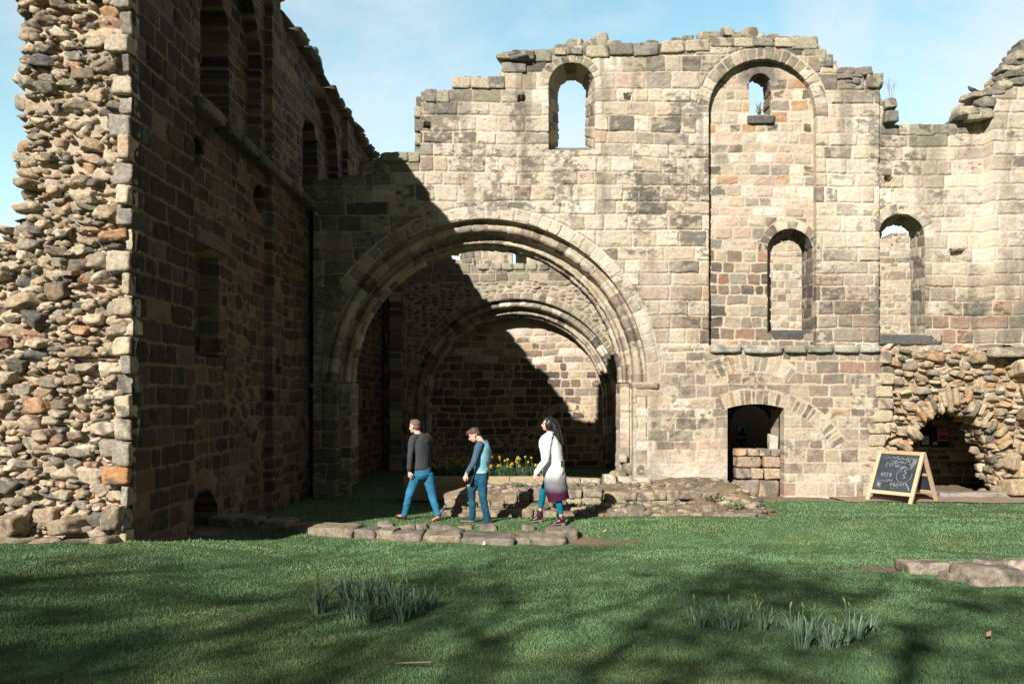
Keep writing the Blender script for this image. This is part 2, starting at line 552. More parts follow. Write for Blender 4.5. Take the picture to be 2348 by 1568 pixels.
def kerb_y(X):
    return np.interp(X, [-4.8, -2.6, 0.9], [13.2, 12.75, 12.45])

def soil_at(X, Y):
    """1 where earth shows instead of turf"""
    n = 0.16 * vn(X * 2.2, Y * 2.2, 61) + 0.1 * vn(X * 6, Y * 6, 62)
    s = np.zeros(np.shape(X))
    s = np.maximum(s, sm((X * 0 - 4.50 + n * 1.0 - X) / 0.12) * (Y < 13.4) * (Y > 9.9))
    s = np.maximum(s, sm((0.36 - np.abs(Y - kerb_y(X)) + n * 1.2) / 0.12) * (X > -4.8) * (X < 1.15))            # foot of the left wall
    s = np.maximum(s, sm((Y + n - 17.55) / 0.15) * (X > 3.6))                             # foot of the main wall, right
    s = np.maximum(s, sm((Y + n - 15.0) / 0.15) * (X > -1.6) * (X < 4.9) * (Y < 18.3))       # under the foundation
    s = np.maximum(s, sm(1.15 - np.hypot((X - 1.25) / 0.75, (Y - 12.25) / 0.35) + n) * (X > 0.4))
    s = np.maximum(s, sm((1.1 - np.hypot((X - 4.55) / 0.75, (Y - 9.75) / 0.33) + n) * 2))
    s = np.maximum(s, sm((1.1 - np.hypot((X - 6.1) / 1.5, (Y - 9.55) / 0.30) + n) * 2))
    s = np.maximum(s, sm((0.8 - np.hypot((X + 0.4) / 1.5, (Y - 12.75) / 0.35) + n) * 3) * 0.9)
    s = np.maximum(s, (Y > 18.6) * (X > 3.2) * 1.0)
    return np.clip(s, 0, 1)

def build_ground():
    xs = np.concatenate([np.linspace(-150, -16, 24)[:-1], np.arange(-16, 16, 0.07), np.linspace(16, 150, 24)])
    ys = np.concatenate([np.linspace(-60, 1, 24)[:-1], np.arange(1, 20, 0.07), np.arange(20, 32, 0.3), np.linspace(32, 160, 24)])
    X, Y = np.meshgrid(xs, ys)
    Z = ground(X, Y)
    s = soil_at(X, Y)
    Z = Z + 0.012 * fbm(X * 5, Y * 5, 71, 3) - 0.012 * s
    g = np.array((0.062, 0.115, 0.042)) * (1 + 0.35 * fbm(X * 1.3, Y * 1.3, 72, 4))[..., None]
    e = np.array((0.20, 0.145, 0.10)) * (1 + 0.35 * fbm(X * 9, Y * 9, 73, 3))[..., None]
    c = g * (1 - s[..., None]) + e * s[..., None]
    me = npmesh('lawn', np.stack([X, Y, Z], -1).reshape(-1, 3), [gridfaces(len(ys), len(xs)).reshape(-1, 4)], c)
    o = link('lawn', me, M_LAWN)
    tag(o, 'gently sloping green lawn in front of the ruined walls', 'lawn', kind='structure')
    # path in front of the broken arch on the right
    xs = np.arange(7.0, 16, 0.12); ys = np.arange(17.25, 19.0, 0.12)
    X, Y = np.meshgrid(xs, ys)
    Y = np.where(Y < 17.3, Y + 0.12 * vn(X * 1.5, Y * 0, 5) - 0.25 * sm((X - 9) / 2), Y)
    Z = ground(X, Y) + 0.02 + 0.006 * vn(X * 6, Y * 6, 6)
    c = np.array((0.30, 0.225, 0.175)) * (1 + 0.25 * fbm(X * 4, Y * 4, 74, 3))[..., None]
    o = link('path', npmesh('path', np.stack([X, Y, Z], -1).reshape(-1, 3), [gridfaces(len(ys), len(xs)).reshape(-1, 4)], c), M_LAWN)
    tag(o, 'trodden earth path along the foot of the broken arch', 'path', kind='structure')
build_ground()

# ------------------------------------------------------------------ the main wall
Y1 = 18.26
def px(u, s=100.0): return 1200 + s * u
def top_profile(u):
    x = px(u)
    xp = [720, 760, 828, 832, 838, 862, 876, 880, 952, 953, 964, 965, 1000, 1035, 1040, 1085, 1130, 1146, 1150, 1152, 1214, 1217, 1270, 1330, 1420, 1490, 1560, 1600, 1700, 1800, 1852, 1856, 1880, 1882, 1884, 1918, 1924, 1975, 1985, 2024, 2026, 2030, 2032, 2054, 2056, 2100, 2198, 2202, 2230, 2236, 2262, 2285, 2290, 2308, 2316, 2340, 2400, 2520, 2700]
    yp = [414, 411, 405, 380, 378, 364, 362, 350, 349, 340, 340, 208, 210, 206, 177, 176, 178, 176, 152, 136, 138, 116, 112, 104, 102, 98, 96, 92, 84, 84, 84, 104, 108, 134, 138, 140, 164, 166, 184, 186, 218, 222, 250, 252, 282, 280, 279, 262, 248, 214, 208, 204, 182, 176, 150, 128, 116, 108, 120]
    return 2.35 + (905 - np.interp(x, xp, yp)) / 100.0

AR_C, AR_Z, AR_R = -0.88, 2.67, 3.72
BL = arch_sd(5.485, 1.235, 8.82, 3.47)
W1 = arch_sd(1.108, 0.532, 9.44, 7.95)
W4 = arch_sd(8.745, 0.545, 5.99, 3.78)
def great(u, v):
    r = np.hypot(u - AR_C, v - AR_Z) - AR_R
    return np.where(v > AR_Z, r, np.where(v > 2.62, np.abs(u - AR_C) - AR_R, np.abs(u - AR_C) - 3.40))
def door(u, v):
    t = 2.14 - 0.10 * ((u - 5.33) / 0.65) ** 2
    return np.maximum(np.abs(u - 5.33) - 0.65, v - t)
def rag_edge(v):
    return 8.28 + 0.09 * np.sign(np.sin(v * 9.5)) + 0.05 * np.sin(v * 23)

def zone1(uc, vc):
    x = 1200 + 100 * uc; y = 905 - 100 * (vc - 2.35)
    n = vn(uc * 0.7, vc * 0.7, 91)
    b = wts(uc.shape, cream=4.2, tan=1.9, grey=0.55, brown=0.12, dark=0.10, orange=0.06, pink=0.14, white=1.3, olive=0.25)
    t = wts(uc.shape, cream=1.0, tan=1.4, grey=2.4, brown=0.3, dark=0.8, olive=1.8)
    lo = wts(uc.shape, cream=1.1, tan=2.2, grey=1.7, brown=1.6, dark=0.6, orange=0.35, red=0.22, pink=0.5, white=0.2)
    lw = wts(uc.shape, cream=1.8, tan=2.8, grey=1.2, brown=1.0, dark=0.35, orange=0.5, red=0.2, pink=0.8, white=0.6)
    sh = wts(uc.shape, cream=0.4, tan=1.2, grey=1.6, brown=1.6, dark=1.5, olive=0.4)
    kt = sm((185 + 40 * n - y + 60 * (x > 2010) * (x < 2300) - 70 * 0) / 60)[..., None]
    top = 905 - 100 * (top_profile(uc) - 2.35)
    kt = np.maximum(kt, sm((top + 62 - y) / 25)[..., None])
    kl = (sm((y - 560 - 50 * n) / 120) * sm((x - 1460) / 60))[..., None]
    kw = (sm((y - 930) / 90) * sm((x - 1480) / 60))[..., None]
    ks = sm((905 - x - (y - 360) * -0.55) / 120)[..., None] * sm((y - 330) / 60)[..., None]  # shade painted into the wall's left side: darker stones, more soot
    w = b * (1 - kt) + t * kt
    w = w * (1 - kl) + lo * kl
    w = w * (1 - kw) + lw * kw
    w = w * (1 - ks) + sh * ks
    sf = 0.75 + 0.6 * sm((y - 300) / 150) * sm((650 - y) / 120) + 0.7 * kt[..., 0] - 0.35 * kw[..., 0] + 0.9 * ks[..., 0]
    return w, sf

def streaks(u, v, col, seed, k=1.0):
    """dark run-off stains below the wall head"""
    n = fbm(u * 2.3, v * 0.22, seed, 3) + 0.25 * fbm(u * 9, v * 2.5, seed + 1, 2)
    t = sm((n - 0.13) / 0.3) * 0.52 * k
    col = col * (1 - t[..., None]) + np.array((0.12, 0.112, 0.085)) * t[..., None]
    m = fbm(u * 1.1, v * 0.9, seed + 5, 3) * 0.7 + 0.55 * fbm(u * 9, v * 13, seed + 6, 4, 0.65)
    t = sm((m - 0.19) / 0.22) * 0.68 * k
    return col * (1 - t[..., None]) + np.array((0.085, 0.08, 0.068)) * t[..., None]

WALL = empty('ruined_abbey_wall', (3, Y1, 0), 'sunlit sandstone abbey wall with great round arch and arched window openings', 'wall')

def main_wall():
    res = 0.0165
    u = np.arange(-4.82, 14.6, res); v = np.arange(-0.35, 10.75, res)
    U, V = np.meshgrid(u, v)
    uc = (U[:-1, :-1] + U[1:, 1:]) / 2; vc = (V[:-1, :-1] + V[1:, 1:]) / 2
    topj = top_profile(uc) + 0.015 * vn(uc * 7, vc * 0, 4)
    keep = vc < topj
    rag = (uc > rag_edge(vc)) & (uc < 12.12) & (vc < 3.42 + 0.06 * np.sin(uc * 7))
    keep &= (great(uc, vc) > 0) & (BL(uc, vc) > 0) & (W1(uc, vc) > 0) & (W4(uc, vc) > 0) & (door(uc, vc) > 0) & ~rag
    U, V = snap(U, V, keep, [great, BL, W1, W4, door], res)
    c = ashlar(U, V, -0.4, 10.8, 0.335, 0.16, 0.60, 0.42, 5, rad=0.035)
    # joints keyed into the rough lower courses near the door
    m = (U > 2.6) & (U < 8.4) & (V < 3.42)
    c2 = ashlar(U, V, -0.4, 4, 0.262, 0.28, 0.42, 0.5, 9, rad=0.03)
    for k in ('d', 'id', 'uc', 'vc'):
        a = getattr(c, k); a[m] = getattr(c2, k)[m] + (500000 if k == 'id' else 0)
    rad_m = ring(c, U, V, AR_C, AR_Z, AR_R - 0.02, AR_R + 0.31, -2, 182, 0.30, 1e6, 21)
    ring(c, U, V, 1.108, 9.44, 0.50, 0.76, -4, 184, 0.19, 2e6, 22)
    ring(c, U, V, 5.485, 8.82, 1.22, 1.54, -4, 184, 0.22, 3e6, 23)
    ring(c, U, V, 8.745, 5.99, 0.53, 0.82, 0, 150, 0.26, 4e6, 24)
    pt = lambda x, y: ((x - 1200) / 100, 2.35 + (905 - y) / 100)
    cu, cv = pt(1720, 1000); ring(c, U, V, cu, cv, 1.50, 1.92, 55, 122, 0.15, 5e6, 25, cond=(U > 4.28))
    cu, cv = pt(1733, 1130); ring(c, U, V, cu, cv, 2.03, 2.40, 30, 112, 0.13, 6e6, 26, cond=(U > 4.5))
    lowr = sm((3.6 - V) / 0.5) * sm((U - 2.4) / 0.4)
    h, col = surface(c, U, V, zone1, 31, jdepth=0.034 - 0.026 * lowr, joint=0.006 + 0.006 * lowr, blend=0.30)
    ring_pale = rad_m[..., None] * 0.35
    col = col * (1 - ring_pale) + np.array((0.47, 0.41, 0.325)) * (0.85 + 0.3 * hsh(c.id, 5, 3))[..., None] * ring_pale
    col = streaks(U, V, col, 131)
    # salt bloom on the lower courses
    x = px(U); y = 905 - 100 * (V - 2.35)
    for bx, by, rx, ry, a, cc in ((1600, 1085, 130, 50, 0.6, (0.54, 0.48, 0.39)), (1625, 1040, 70, 60, 0.45, (0.50, 0.38, 0.30)), (1900, 1090, 110, 40, 0.4, (0.50, 0.43, 0.34)), (1180, 520, 230, 40, 0.5, (0.52, 0.455, 0.36)), (1520, 700, 60, 200, 0.4, (0.52, 0.455, 0.36)), (1950, 500, 60, 200, 0.45, (0.54, 0.48, 0.385)), (2230, 520, 200, 160, 0.45, (0.54, 0.475, 0.38))):
        t = sm(1.2 - np.hypot((x - bx) / rx, (y - by) / ry) + 0.5 * fbm(U * 3, V * 3, 55, 3)) * a
        col = col * (1 - t[..., None]) + np.array(cc) * (1 + 0.15 * fbm(U * 8, V * 8, 56, 2))[..., None] * t[..., None]
    # planes: the right bay is set back, the end pier stands forward
    hb = np.where((U > 8.18) & (V > 3.3), -0.16, 0.0)
    hb = np.where(U > 10.66, 0.14, hb)
    # putlog holes
    for hx, hy, r in ((1440, 222, 8), (1196, 226, 8), (979, 287, 7), (2046, 408, 10), (2206, 584, 17), (1747, 1172, 7), (2252, 1018, 6)):
        a, b = pt(hx, hy)
        q = np.maximum(np.abs(U - a), np.abs(V - b) * 1.15) + 0.02 * vn(U * 20, V * 20, 8)
        hb = hb - 0.2 * sm((r / 100 - q) / 0.012 + 0.5)
    a, b = pt(2240, 1168)
    hb = hb - 0.3 * ((np.abs(U - 10.4) < 0.0))
    P = np.stack([U, np.full_like(U, Y1), V], -1)
    bag = Bag()
    panel(bag, P, (0, -1, 0), h + hb, col, keep, skirt=0.30, steps=6, noskirt=lambda p: (W1(p[:, 0], p[:, 2]) < 0.03) | (W4(p[:, 0], p[:, 2]) < 0.03))
    bag.build('ashlar_face', M_STONE, WALL)
    # the wall's thickness: a rougher back and deep reveals
    res = 0.05
    u = np.arange(-4.82, 14.6, res); v = np.arange(-0.35, 10.7, res)
    U, V = np.meshgrid(u, v)
    uc = (U[:-1, :-1] + U[1:, 1:]) / 2; vc = (V[:-1, :-1] + V[1:, 1:]) / 2
    hole = lambda f, g: f(uc, vc) > -g
    keep = (vc < top_profile(uc) - 0.02) & hole(great, 0.02) & (BL(uc, vc) > 0.03) & (W1(uc, vc) > 0.12) & (W4(uc, vc) > 0.12) & (door(uc, vc) > 0.0)
    keep &= ~((uc > 8.3) & (uc < 12.3) & (vc < 3.4))
    c = worley(U, V, 0.4, 0.25, 77)
    h, col = surface(c, U, V, lambda a, b: (wts(a.shape, cream=1, tan=2, grey=2, brown=1), np.ones(a.shape)), 78, joint=0.01, prof=0.05)
    P = np.stack([U, np.full_like(U, Y1 + 1.0), V], -1)
    bag = Bag()
    panel(bag, P, (0, 1, 0), h * 0.5, col, keep, skirt=0.60, steps=4, flip=True)
    bag.build('wall_core', M_STONE, WALL)
main_wall()

def zone_bl(uc, vc):
    y = 905 - 98.8 * (vc - 2.35); x = 1200 + 98.8 * uc
    n = vn(uc * 0.9, vc * 0.9, 92)
    a = wts(uc.shape, cream=2.6, tan=1.6, grey=0.9, brown=0.3, dark=0.15, orange=0.4, pink=1.6, white=1.0)
    b = wts(uc.shape, cream=0.3, tan=0.9, grey=1.5, brown=2.2, dark=1.3, red=0.8, orange=0.25, pink=0.25)
    r = wts(uc.shape, cream=1.3, tan=1.6, grey=1.6, brown=0.6, dark=0.4, orange=0.5)
    k = sm((y - 470 - 60 * n) / 140)[..., None]
    kr = sm((x - 1790) / 60)[..., None] * 0.0
    w = a * (1 - k) + b * k
    w = w * (1 - kr) + r * kr
    return w, 0.5 + 0.3 * k[..., 0]

BW2 = arch_sd(5.48, 0.25, 9.55, 8.83)
BW3 = arch_sd(6.18, 0.53, 5.67, 3.78)
def blind_panel():
    res = 0.0165
    u = np.arange(4.18, 6.80, res); v = np.arange(3.36, 10.15, res)
    U, V = np.meshgrid(u, v)
    uc = (U[:-1, :-1] + U[1:, 1:]) / 2; vc = (V[:-1, :-1] + V[1:, 1:]) / 2
    keep = (BW2(uc, vc) > 0) & (BW3(uc, vc) > 0) & (BL(uc, vc) < 0.08)
    U, V = snap(U, V, keep, [BW2, BW3], res)
    c = ashlar(U, V, 3.2, 10.3, 0.25, 0.16, 0.36, 0.35, 41, rad=0.05, warp=1.3)
    ring(c, U, V, 6.18, 5.67, 0.51, 0.76, -5, 185, 0.24, 1e6, 42)
    ring(c, U, V, 5.48, 9.55, 0.24, 0.42, -5, 185, 0.2, 2e6, 43)
    h, col = surface(c, U, V, zone_bl, 44, joint=0.013, jdepth=0.010, blend=0.06, soot=0.25)
    # soot under the little window's head
    t = sm((0.62 - np.hypot(U - 5.48, (V - 9.68) * 1.0)) / 0.32 + 0.35 * fbm(U * 6, V * 6, 45, 3)) * sm((V - 9.35) / 0.3) * 0.8
    col = col * (1 - t[..., None]) + np.array((0.09, 0.08, 0.075)) * t[..., None]
    P = np.stack([U, np.full_like(U, Y1 + 0.19), V], -1)
    bag = Bag()
    panel(bag, P, (0, -1, 0), h, col, keep, skirt=0.55, steps=6, noskirt=lambda p: (BW2(p[:, 0], p[:, 2]) < 0.03) | (BW3(p[:, 0], p[:, 2]) < 0.03))
    bag.build('blind_arch_panel', M_STONE, WALL)
blind_panel()

def splay(name, front, back, seed, wt, parent=WALL, label=None, soot_top=0.5):
    """jambs and head of a window: front/back = (u left, u right, springing z, foot z, y)"""
    def outline(o, n=160):
        ul, ur, zs, zb, Y = o
        r = (ur - ul) / 2; cu = (ul + ur) / 2
        k = n // 3
        a = [(ul, zb + (zs - zb) * i / k) for i in range(k)]
        b = [(cu - r * math.cos(math.pi * i / k), zs + r * math.sin(math.pi * i / k)) for i in range(k)]
        d = [(ur, zs - (zs - zb) * i / k) for i in range(k + 1)]
        return np.array(a + b + d)
    A = outline(front); B = outline(back)
    s = np.concatenate([[0], np.cumsum(np.linalg.norm(np.diff(A, axis=0), axis=1))])
    nt_ = 28
    t = np.linspace(0, 1, nt_)
    D = back[4] - front[4]
    P = np.zeros((nt_, len(A), 3))
    for i, tt in enumerate(t):
        q = A * (1 - tt) + B * tt
        P[i, :, 0] = q[:, 0]; P[i, :, 2] = q[:, 1]; P[i, :, 1] = front[4] + D * tt
    Sg, T = np.meshgrid(s, t * D)
    c = ashlar(T, Sg, 0, s[-1], 0.28, 0.2, 0.5, 0.3, seed, rad=0.03, warp=0.7)
    h, col = surface(c, T, Sg, lambda a, b: (wt(a.shape), np.ones(a.shape) * soot_top), seed + 1)
    tan = np.gradient(P, axis=1); dep = np.gradient(P, axis=0)
    N = np.cross(tan, dep); N /= np.linalg.norm(N, axis=-1, keepdims=True) + 1e-9
    mid = np.array([(front[0] + front[1]) / 2, 0, (front[2] + front[3]) / 2])
    sgn = np.sign(((mid - P) * np.array([1, 0, 1]) * N).sum(-1).mean())
    bag = Bag()
    panel(bag, P, N * sgn, h, col)
    o = bag.build(name, M_STONE, parent, label=label)
    return o

W_PALE = lambda s: wts(s, cream=2, tan=2, grey=1.5, brown=0.6, dark=0.4)
W_BRN = lambda s: wts(s, tan=0.8, grey=1.3, brown=2, dark=1.0)
W_SOOT = lambda s: wts(s, grey=1, brown=1, dark=2)
def sill(parent, u0, u1, z, y, dep, col=(0.10, 0.10, 0.09), seed=1, hgt=0.16, slope=0.15):
    block('sill', ((u0 + u1) / 2, y + dep / 2, z - hgt / 2), (u1 - u0, dep, hgt), col, M_ROCK, parent, seed, dark=0.2, rx=slope)

w = splay('window_surround', (0.576, 1.64, 9.44, 7.95, Y1), (0.85, 1.49, 9.57, 8.31, Y1 + 0.9), 201, W_PALE)
sill(w, 0.6, 1.62, 8.16, Y1 + 0.08, 0.9, (0.20, 0.19, 0.15), 2, 0.2, 0.33)
w = splay('window_surround', (5.23, 5.73, 9.55, 8.83, Y1 + 0.19), (5.25, 5.73, 9.57, 8.83, Y1 + 0.8), 203, W_BRN, soot_top=1.2)
sill(w, 5.17, 5.84, 8.84, Y1 + 0.11, 0.6, (0.085, 0.085, 0.08), 3, 0.2, 0.1)
w = splay('window_surround', (5.65, 6.71, 5.67, 3.78, Y1 + 0.19), (5.956, 6.70, 5.68, 3.84, Y1 + 0.9), 205, W_BRN)
sill(w, 5.66, 6.70, 3.86, Y1 + 0.14, 0.8, (0.075, 0.075, 0.075), 4, 0.2, 0.12)
w = splay('window_surround', (8.20, 9.29, 5.99, 3.78, Y1 + 0.16), (8.586, 9.30, 6.06, 3.82, Y1 + 0.9), 207, W_PALE)
sill(w, 8.2, 9.75, 3.78, Y1 + 0.08, 0.8, (0.085, 0.088, 0.082), 5, 0.27, 0.05)

# string course under the blind arch, impost of the great arch
def slab_row(name, x0, x1, z, h, y, dep, seed, pal, parent=WALL, lens=(0.5, 1.1), proud=0.0):
    rng = random.Random(seed); b = Bag(); x = x0
    while x < x1 - 0.05:
        L = min(rng.uniform(*lens), x1 - x)
        if x1 - x - L < 0.25: L = x1 - x
        put_rock(b, rng, (x + L / 2, y + dep / 2 - proud + rng.uniform(-.01, .01), z + h / 2 + rng.uniform(-.008, .008)), (L + 0.01, dep, h), (0, rng.uniform(-.01, .01), 0), 3, rng.choice(pal), 0.95, 0.3, 2, 0.02, 26)
        x += L
    return b.build(name, M_ROCK, parent)
slab_row('string_course', 4.22, 8.16, 3.30, 0.19, Y1 - 0.13, 0.35, 61, [(0.30, 0.29, 0.22), (0.25, 0.24, 0.19), (0.36, 0.34, 0.28), (0.24, 0.26, 0.19)])
slab_row('impost', 2.47, 3.12, 2.47, 0.16, Y1 - 0.06, 0.9, 62, [(0.30, 0.25, 0.18), (0.36, 0.30, 0.22)], lens=(0.8, 0.9))
slab_row('impost', -5.0, -4.22, 2.47, 0.16, Y1 - 0.06, 0.9, 63, [(0.22, 0.20, 0.16)], lens=(0.8, 0.9))
slab_row('corbel_course', 10.62, 14.6, 3.20, 0.24, Y1 - 0.30, 0.4, 64, [(0.34, 0.29, 0.22), (0.25, 0.21, 0.17)])

# ---- moulded orders of an arch, carried down as jambs
P_ARCH = [(3.74, -0.005), (3.72, 0.02), (3.72, 0.20), (3.69, 0.235), (3.65, 0.22), (3.62, 0.16), (3.56, 0.125), (3.49, 0.14), (3.44, 0.20), (3.43, 0.27), (3.43, 0.48), (3.40, 0.52), (3.35, 0.51), (3.32, 0.45), (3.27, 0.42), (3.22, 0.44), (3.20, 0.50), (3.21, 0.58), (3.19, 0.60), (3.15, 0.60), (3.12, 0.65), (3.12, 0.92)]
P_JAMB = [(3.42, -0.005), (3.40, 0.015), (3.40, 0.40), (3.33, 0.42), (3.17, 0.43), (3.14, 0.46), (3.12, 1.18)]
def sweep(name, cu, cz, Yf, prof, a0, a1, orders, seed, zone, parent, zfoot=None, side=0, joint=0.008, res=0.03, soot=0.4):
    pr = np.array(prof, float)
    L = np.concatenate([[0], np.cumsum(np.linalg.norm(np.diff(pr, axis=0), axis=1))])
    n = int(L[-1] / 0.02) + 2
    l = np.linspace(0, L[-1], n)
    R = np.interp(l, L, pr[:, 0]); Dy = np.interp(l, L, pr[:, 1])
    k = np.ones(3) / 3
    R[1:-1] = np.convolve(R, k, 'same')[1:-1]; Dy[1:-1] = np.convolve(Dy, k, 'same')[1:-1]
    tR = np.gradient(R, l); tY = np.gradient(Dy, l)
    q = np.hypot(tR, tY); nR = -tY / q; nY = tR / q
    if side == 0:
        m = int(math.radians(a1 - a0) * 3.4 / res)
        th = np.radians(np.linspace(a0, a1, m))
        s = th * 3.4
        cs, sn = np.cos(th), np.sin(th)
        P = np.stack([cu + R[None] * cs[:, None], Yf + Dy[None] + 0 * cs[:, None], cz + R[None] * sn[:, None]], -1)
        N = np.stack([nR[None] * cs[:, None], nY[None] + 0 * cs[:, None], nR[None] * sn[:, None]], -1)
    else:
        m = int((cz - zfoot) / res)
        s = np.linspace(zfoot, cz, m)
        P = np.stack([cu + side * R[None] + 0 * s[:, None], Yf + Dy[None] + 0 * s[:, None], 0 * R[None] + s[:, None]], -1)
        N = np.stack([side * nR[None] + 0 * s[:, None], nY[None] + 0 * s[:, None], np.zeros((m, n))], -1)
    Lg, Sg = np.meshgrid(l, s)
    c = Cells(Lg.shape)
    ob = np.array([0] + [np.interp(o, pr[:, 1], L) for o in orders] + [L[-1]])
    for i in range(len(ob) - 1):
        mm = (Lg >= ob[i]) & (Lg <= ob[i + 1])
        rng = random.Random(seed + i)
        b = [s[0] - 0.2]
        while b[-1] < s[-1] + 0.2: b.append(b[-1] + rng.uniform(0.24, 0.42))
        b = np.array(b)
        sg = Sg[mm] + 0.008 * vn(Sg[mm] * 6, Lg[mm] * 6, seed)
        j = np.clip(np.searchsorted(b, sg) - 1, 0, len(b) - 2)
        du = np.minimum(sg - b[j], b[j + 1] - sg)
        dv = np.minimum(Lg[mm] - ob[i] + 0.01, ob[i + 1] - Lg[mm] + 0.01)
        c.d[mm] = rbox(du, dv, 0.025); c.id[mm] = i * 1000 + j
        c.uc[mm] = (ob[i] + ob[i + 1]) / 2; c.vc[mm] = (b[j] + b[j + 1]) / 2
    h, col = surface(c, Lg, Sg, zone, seed + 7, joint=joint * 1.3, jdepth=0.03, rel=0.016, rough=0.022, tilt=0.10, soot=soot, blend=0.05)
    bag = Bag()
    panel(bag, P, N, h, col)
    return bag.build(name, M_STONE, parent)

ZA = lambda a, b: (wts(a.shape, cream=1.2, tan=2, grey=1.6, brown=1.0, dark=0.25, pink=0.4, orange=0.2), np.ones(a.shape))
ZAR = lambda a, b: (wts(a.shape, cream=0.6, tan=2, grey=2, brown=1.4, dark=0.4), np.ones(a.shape) * 0.6)
sweep('arch_moulding', AR_C, AR_Z, Y1, P_ARCH, -0.5, 180.5, [0.20, 0.50, 0.59], 301, ZA, WALL)
sweep('arch_jamb', AR_C, 2.62, Y1, P_JAMB, 0, 0, [0.40, 0.46], 311, lambda a, b: (wts(a.shape, cream=2, tan=2, grey=1, brown=0.6, orange=0.6, pink=0.5), np.ones(a.shape) * 0.4), WALL, zfoot=-0.3, side=1)
sweep('arch_jamb', AR_C, 2.62, Y1, P_JAMB, 0, 0, [0.40, 0.46], 321, lambda a, b: (wts(a.shape, tan=1, grey=1.6, brown=1, dark=1), np.ones(a.shape)), WALL, zfoot=-0.3, side=-1)  # left jamb in darker stones, its deep shade put into the colour

# ---- loose stones along the wall heads
def cap_stones():
    rng = random.Random(71); b = Bag()
    def at(x, y, w, h, d=0.35, c=None, yy=None, box=0.45):
        s = 100.0
        put_rock(b, rng, ((x - PX) / s, Y1 + (0.2 if yy is None else yy), EYE + (PY - y - 2) / s), (w / s, d, h / s), (rng.uniform(-.1, .1), rng.uniform(-.12, .12), rng.uniform(-.3, .3)) if box < 0.85 else (0, rng.uniform(-.02, .02), 0), 4, c, min(box + 0.1, 1), 0.35, 9, 0.04 if box < 0.85 else 0.025, 60)
    G = [(0.22, 0.205, 0.16), (0.30, 0.27, 0.2), (0.16, 0.15, 0.13), (0.36, 0.31, 0.23)]
    for x, y, w, h in ((1290, 103, 34, 17), (1312, 97, 30, 22), (1328, 93, 24, 22), (1345, 100, 26, 16), (1358, 93, 26, 18), (1383, 84, 32, 34), (1400, 96, 20, 12), (1414, 95, 26, 18), (1440, 99, 26, 9), (1498, 93, 34, 14), (1560, 88, 36, 12), (1580, 82, 26, 12), (1616, 76, 26, 22), (1645, 76, 40, 18), (1672, 66, 28, 20), (1690, 76, 24, 14), (1706, 72, 16, 16), (1724, 70, 34, 26), (1745, 78, 24, 12), (1775, 79, 28, 12)):
        at(x, y, w, h, 0.3, rng.choice(G))
    for x, y, w, h in ((1180, 132, 76, 14), (1170, 126, 50, 12), (1196, 122, 56, 10), (1205, 130, 30, 18), (1158, 133, 30, 10)):
        at(x, y, w, h, 0.5, rng.choice(G), 0.1)
    for x, y, w, h in ((1884, 126, 30, 34), (1896, 140, 36, 30), (1940, 160, 44, 16), (1938, 172, 34, 16), (1962, 170, 34, 16), (1984, 164, 44, 22), (2006, 182, 40, 36), (1955, 182, 40, 20), (2044, 236, 28, 26), (2046, 264, 32, 30)):
        at(x, y, w, h, 0.4, rng.choice(G), 0.15, 0.7)
    for x, y, w, h in ((2240, 262, 62, 26), (2215, 258, 46, 24), (2255, 236, 50, 26), (2232, 220, 40, 14), (2276, 210, 40, 22), (2300, 200, 34, 26), (2320, 172, 60, 16), (2312, 160, 50, 12), (2330, 146, 60, 16), (2338, 130, 50, 22), (2345, 118, 40, 22), (2326, 190, 50, 18), (2352, 105, 40, 20)):
        at(x, y, w, h, 0.5, rng.choice(G), 0.05, 0.5)
    for x, y, w, h in ((960, 220, 14, 24), (958, 245, 16, 28), (958, 275, 16, 30), (958, 308, 16, 32), (958, 336, 15, 24)):
        at(x, y, w + 8, h, 0.5, rng.choice(G), 0.5, 0.9)
    # big cap blocks
    for x, y, w, h in ((988, 218, 28, 30), (1015, 220, 34, 28), (1058, 188, 46, 28), (1102, 190, 48, 26), (1136, 188, 44, 28), (1180, 153, 58, 26), (1238, 128, 54, 28), (1286, 118, 30, 16), (1318, 116, 40, 18), (1370, 116, 56, 28), (1425, 112, 58, 30), (1480, 112, 58, 32), (1540, 106, 58, 28), (1600, 104, 60, 28), (1655, 96, 60, 22), (1702, 96, 54, 22), (1752, 95, 50, 22), (1800, 96, 50, 24), (1846, 97, 66, 30)):
        at(x, y, w, h, 0.3, rng.choice([(0.30, 0.275, 0.205), (0.38, 0.33, 0.24), (0.22, 0.205, 0.165)]), 0.10, 0.93)
    for x in range(2062, 2200, 46):
        at(x + 22, 292, 48, 26, 0.3, (0.24, 0.235, 0.16), 0.30, 0.92)
    # capping slab left of the break
    for x, w in ((905, 70), (948, 30)):
        at(x, 358, w, 24, 1.0, (0.27, 0.25, 0.18), 0.45, 0.95)
    for x, y, w, h in ((862, 372, 40, 26), (842, 388, 44, 24), (810, 408, 60, 20), (760, 414, 60, 16)):
        at(x, y, w, h, 0.9, (0.20, 0.18, 0.14), 0.45, 0.9)
    b.build('cap_stones', M_ROCK, WALL)
cap_stones()

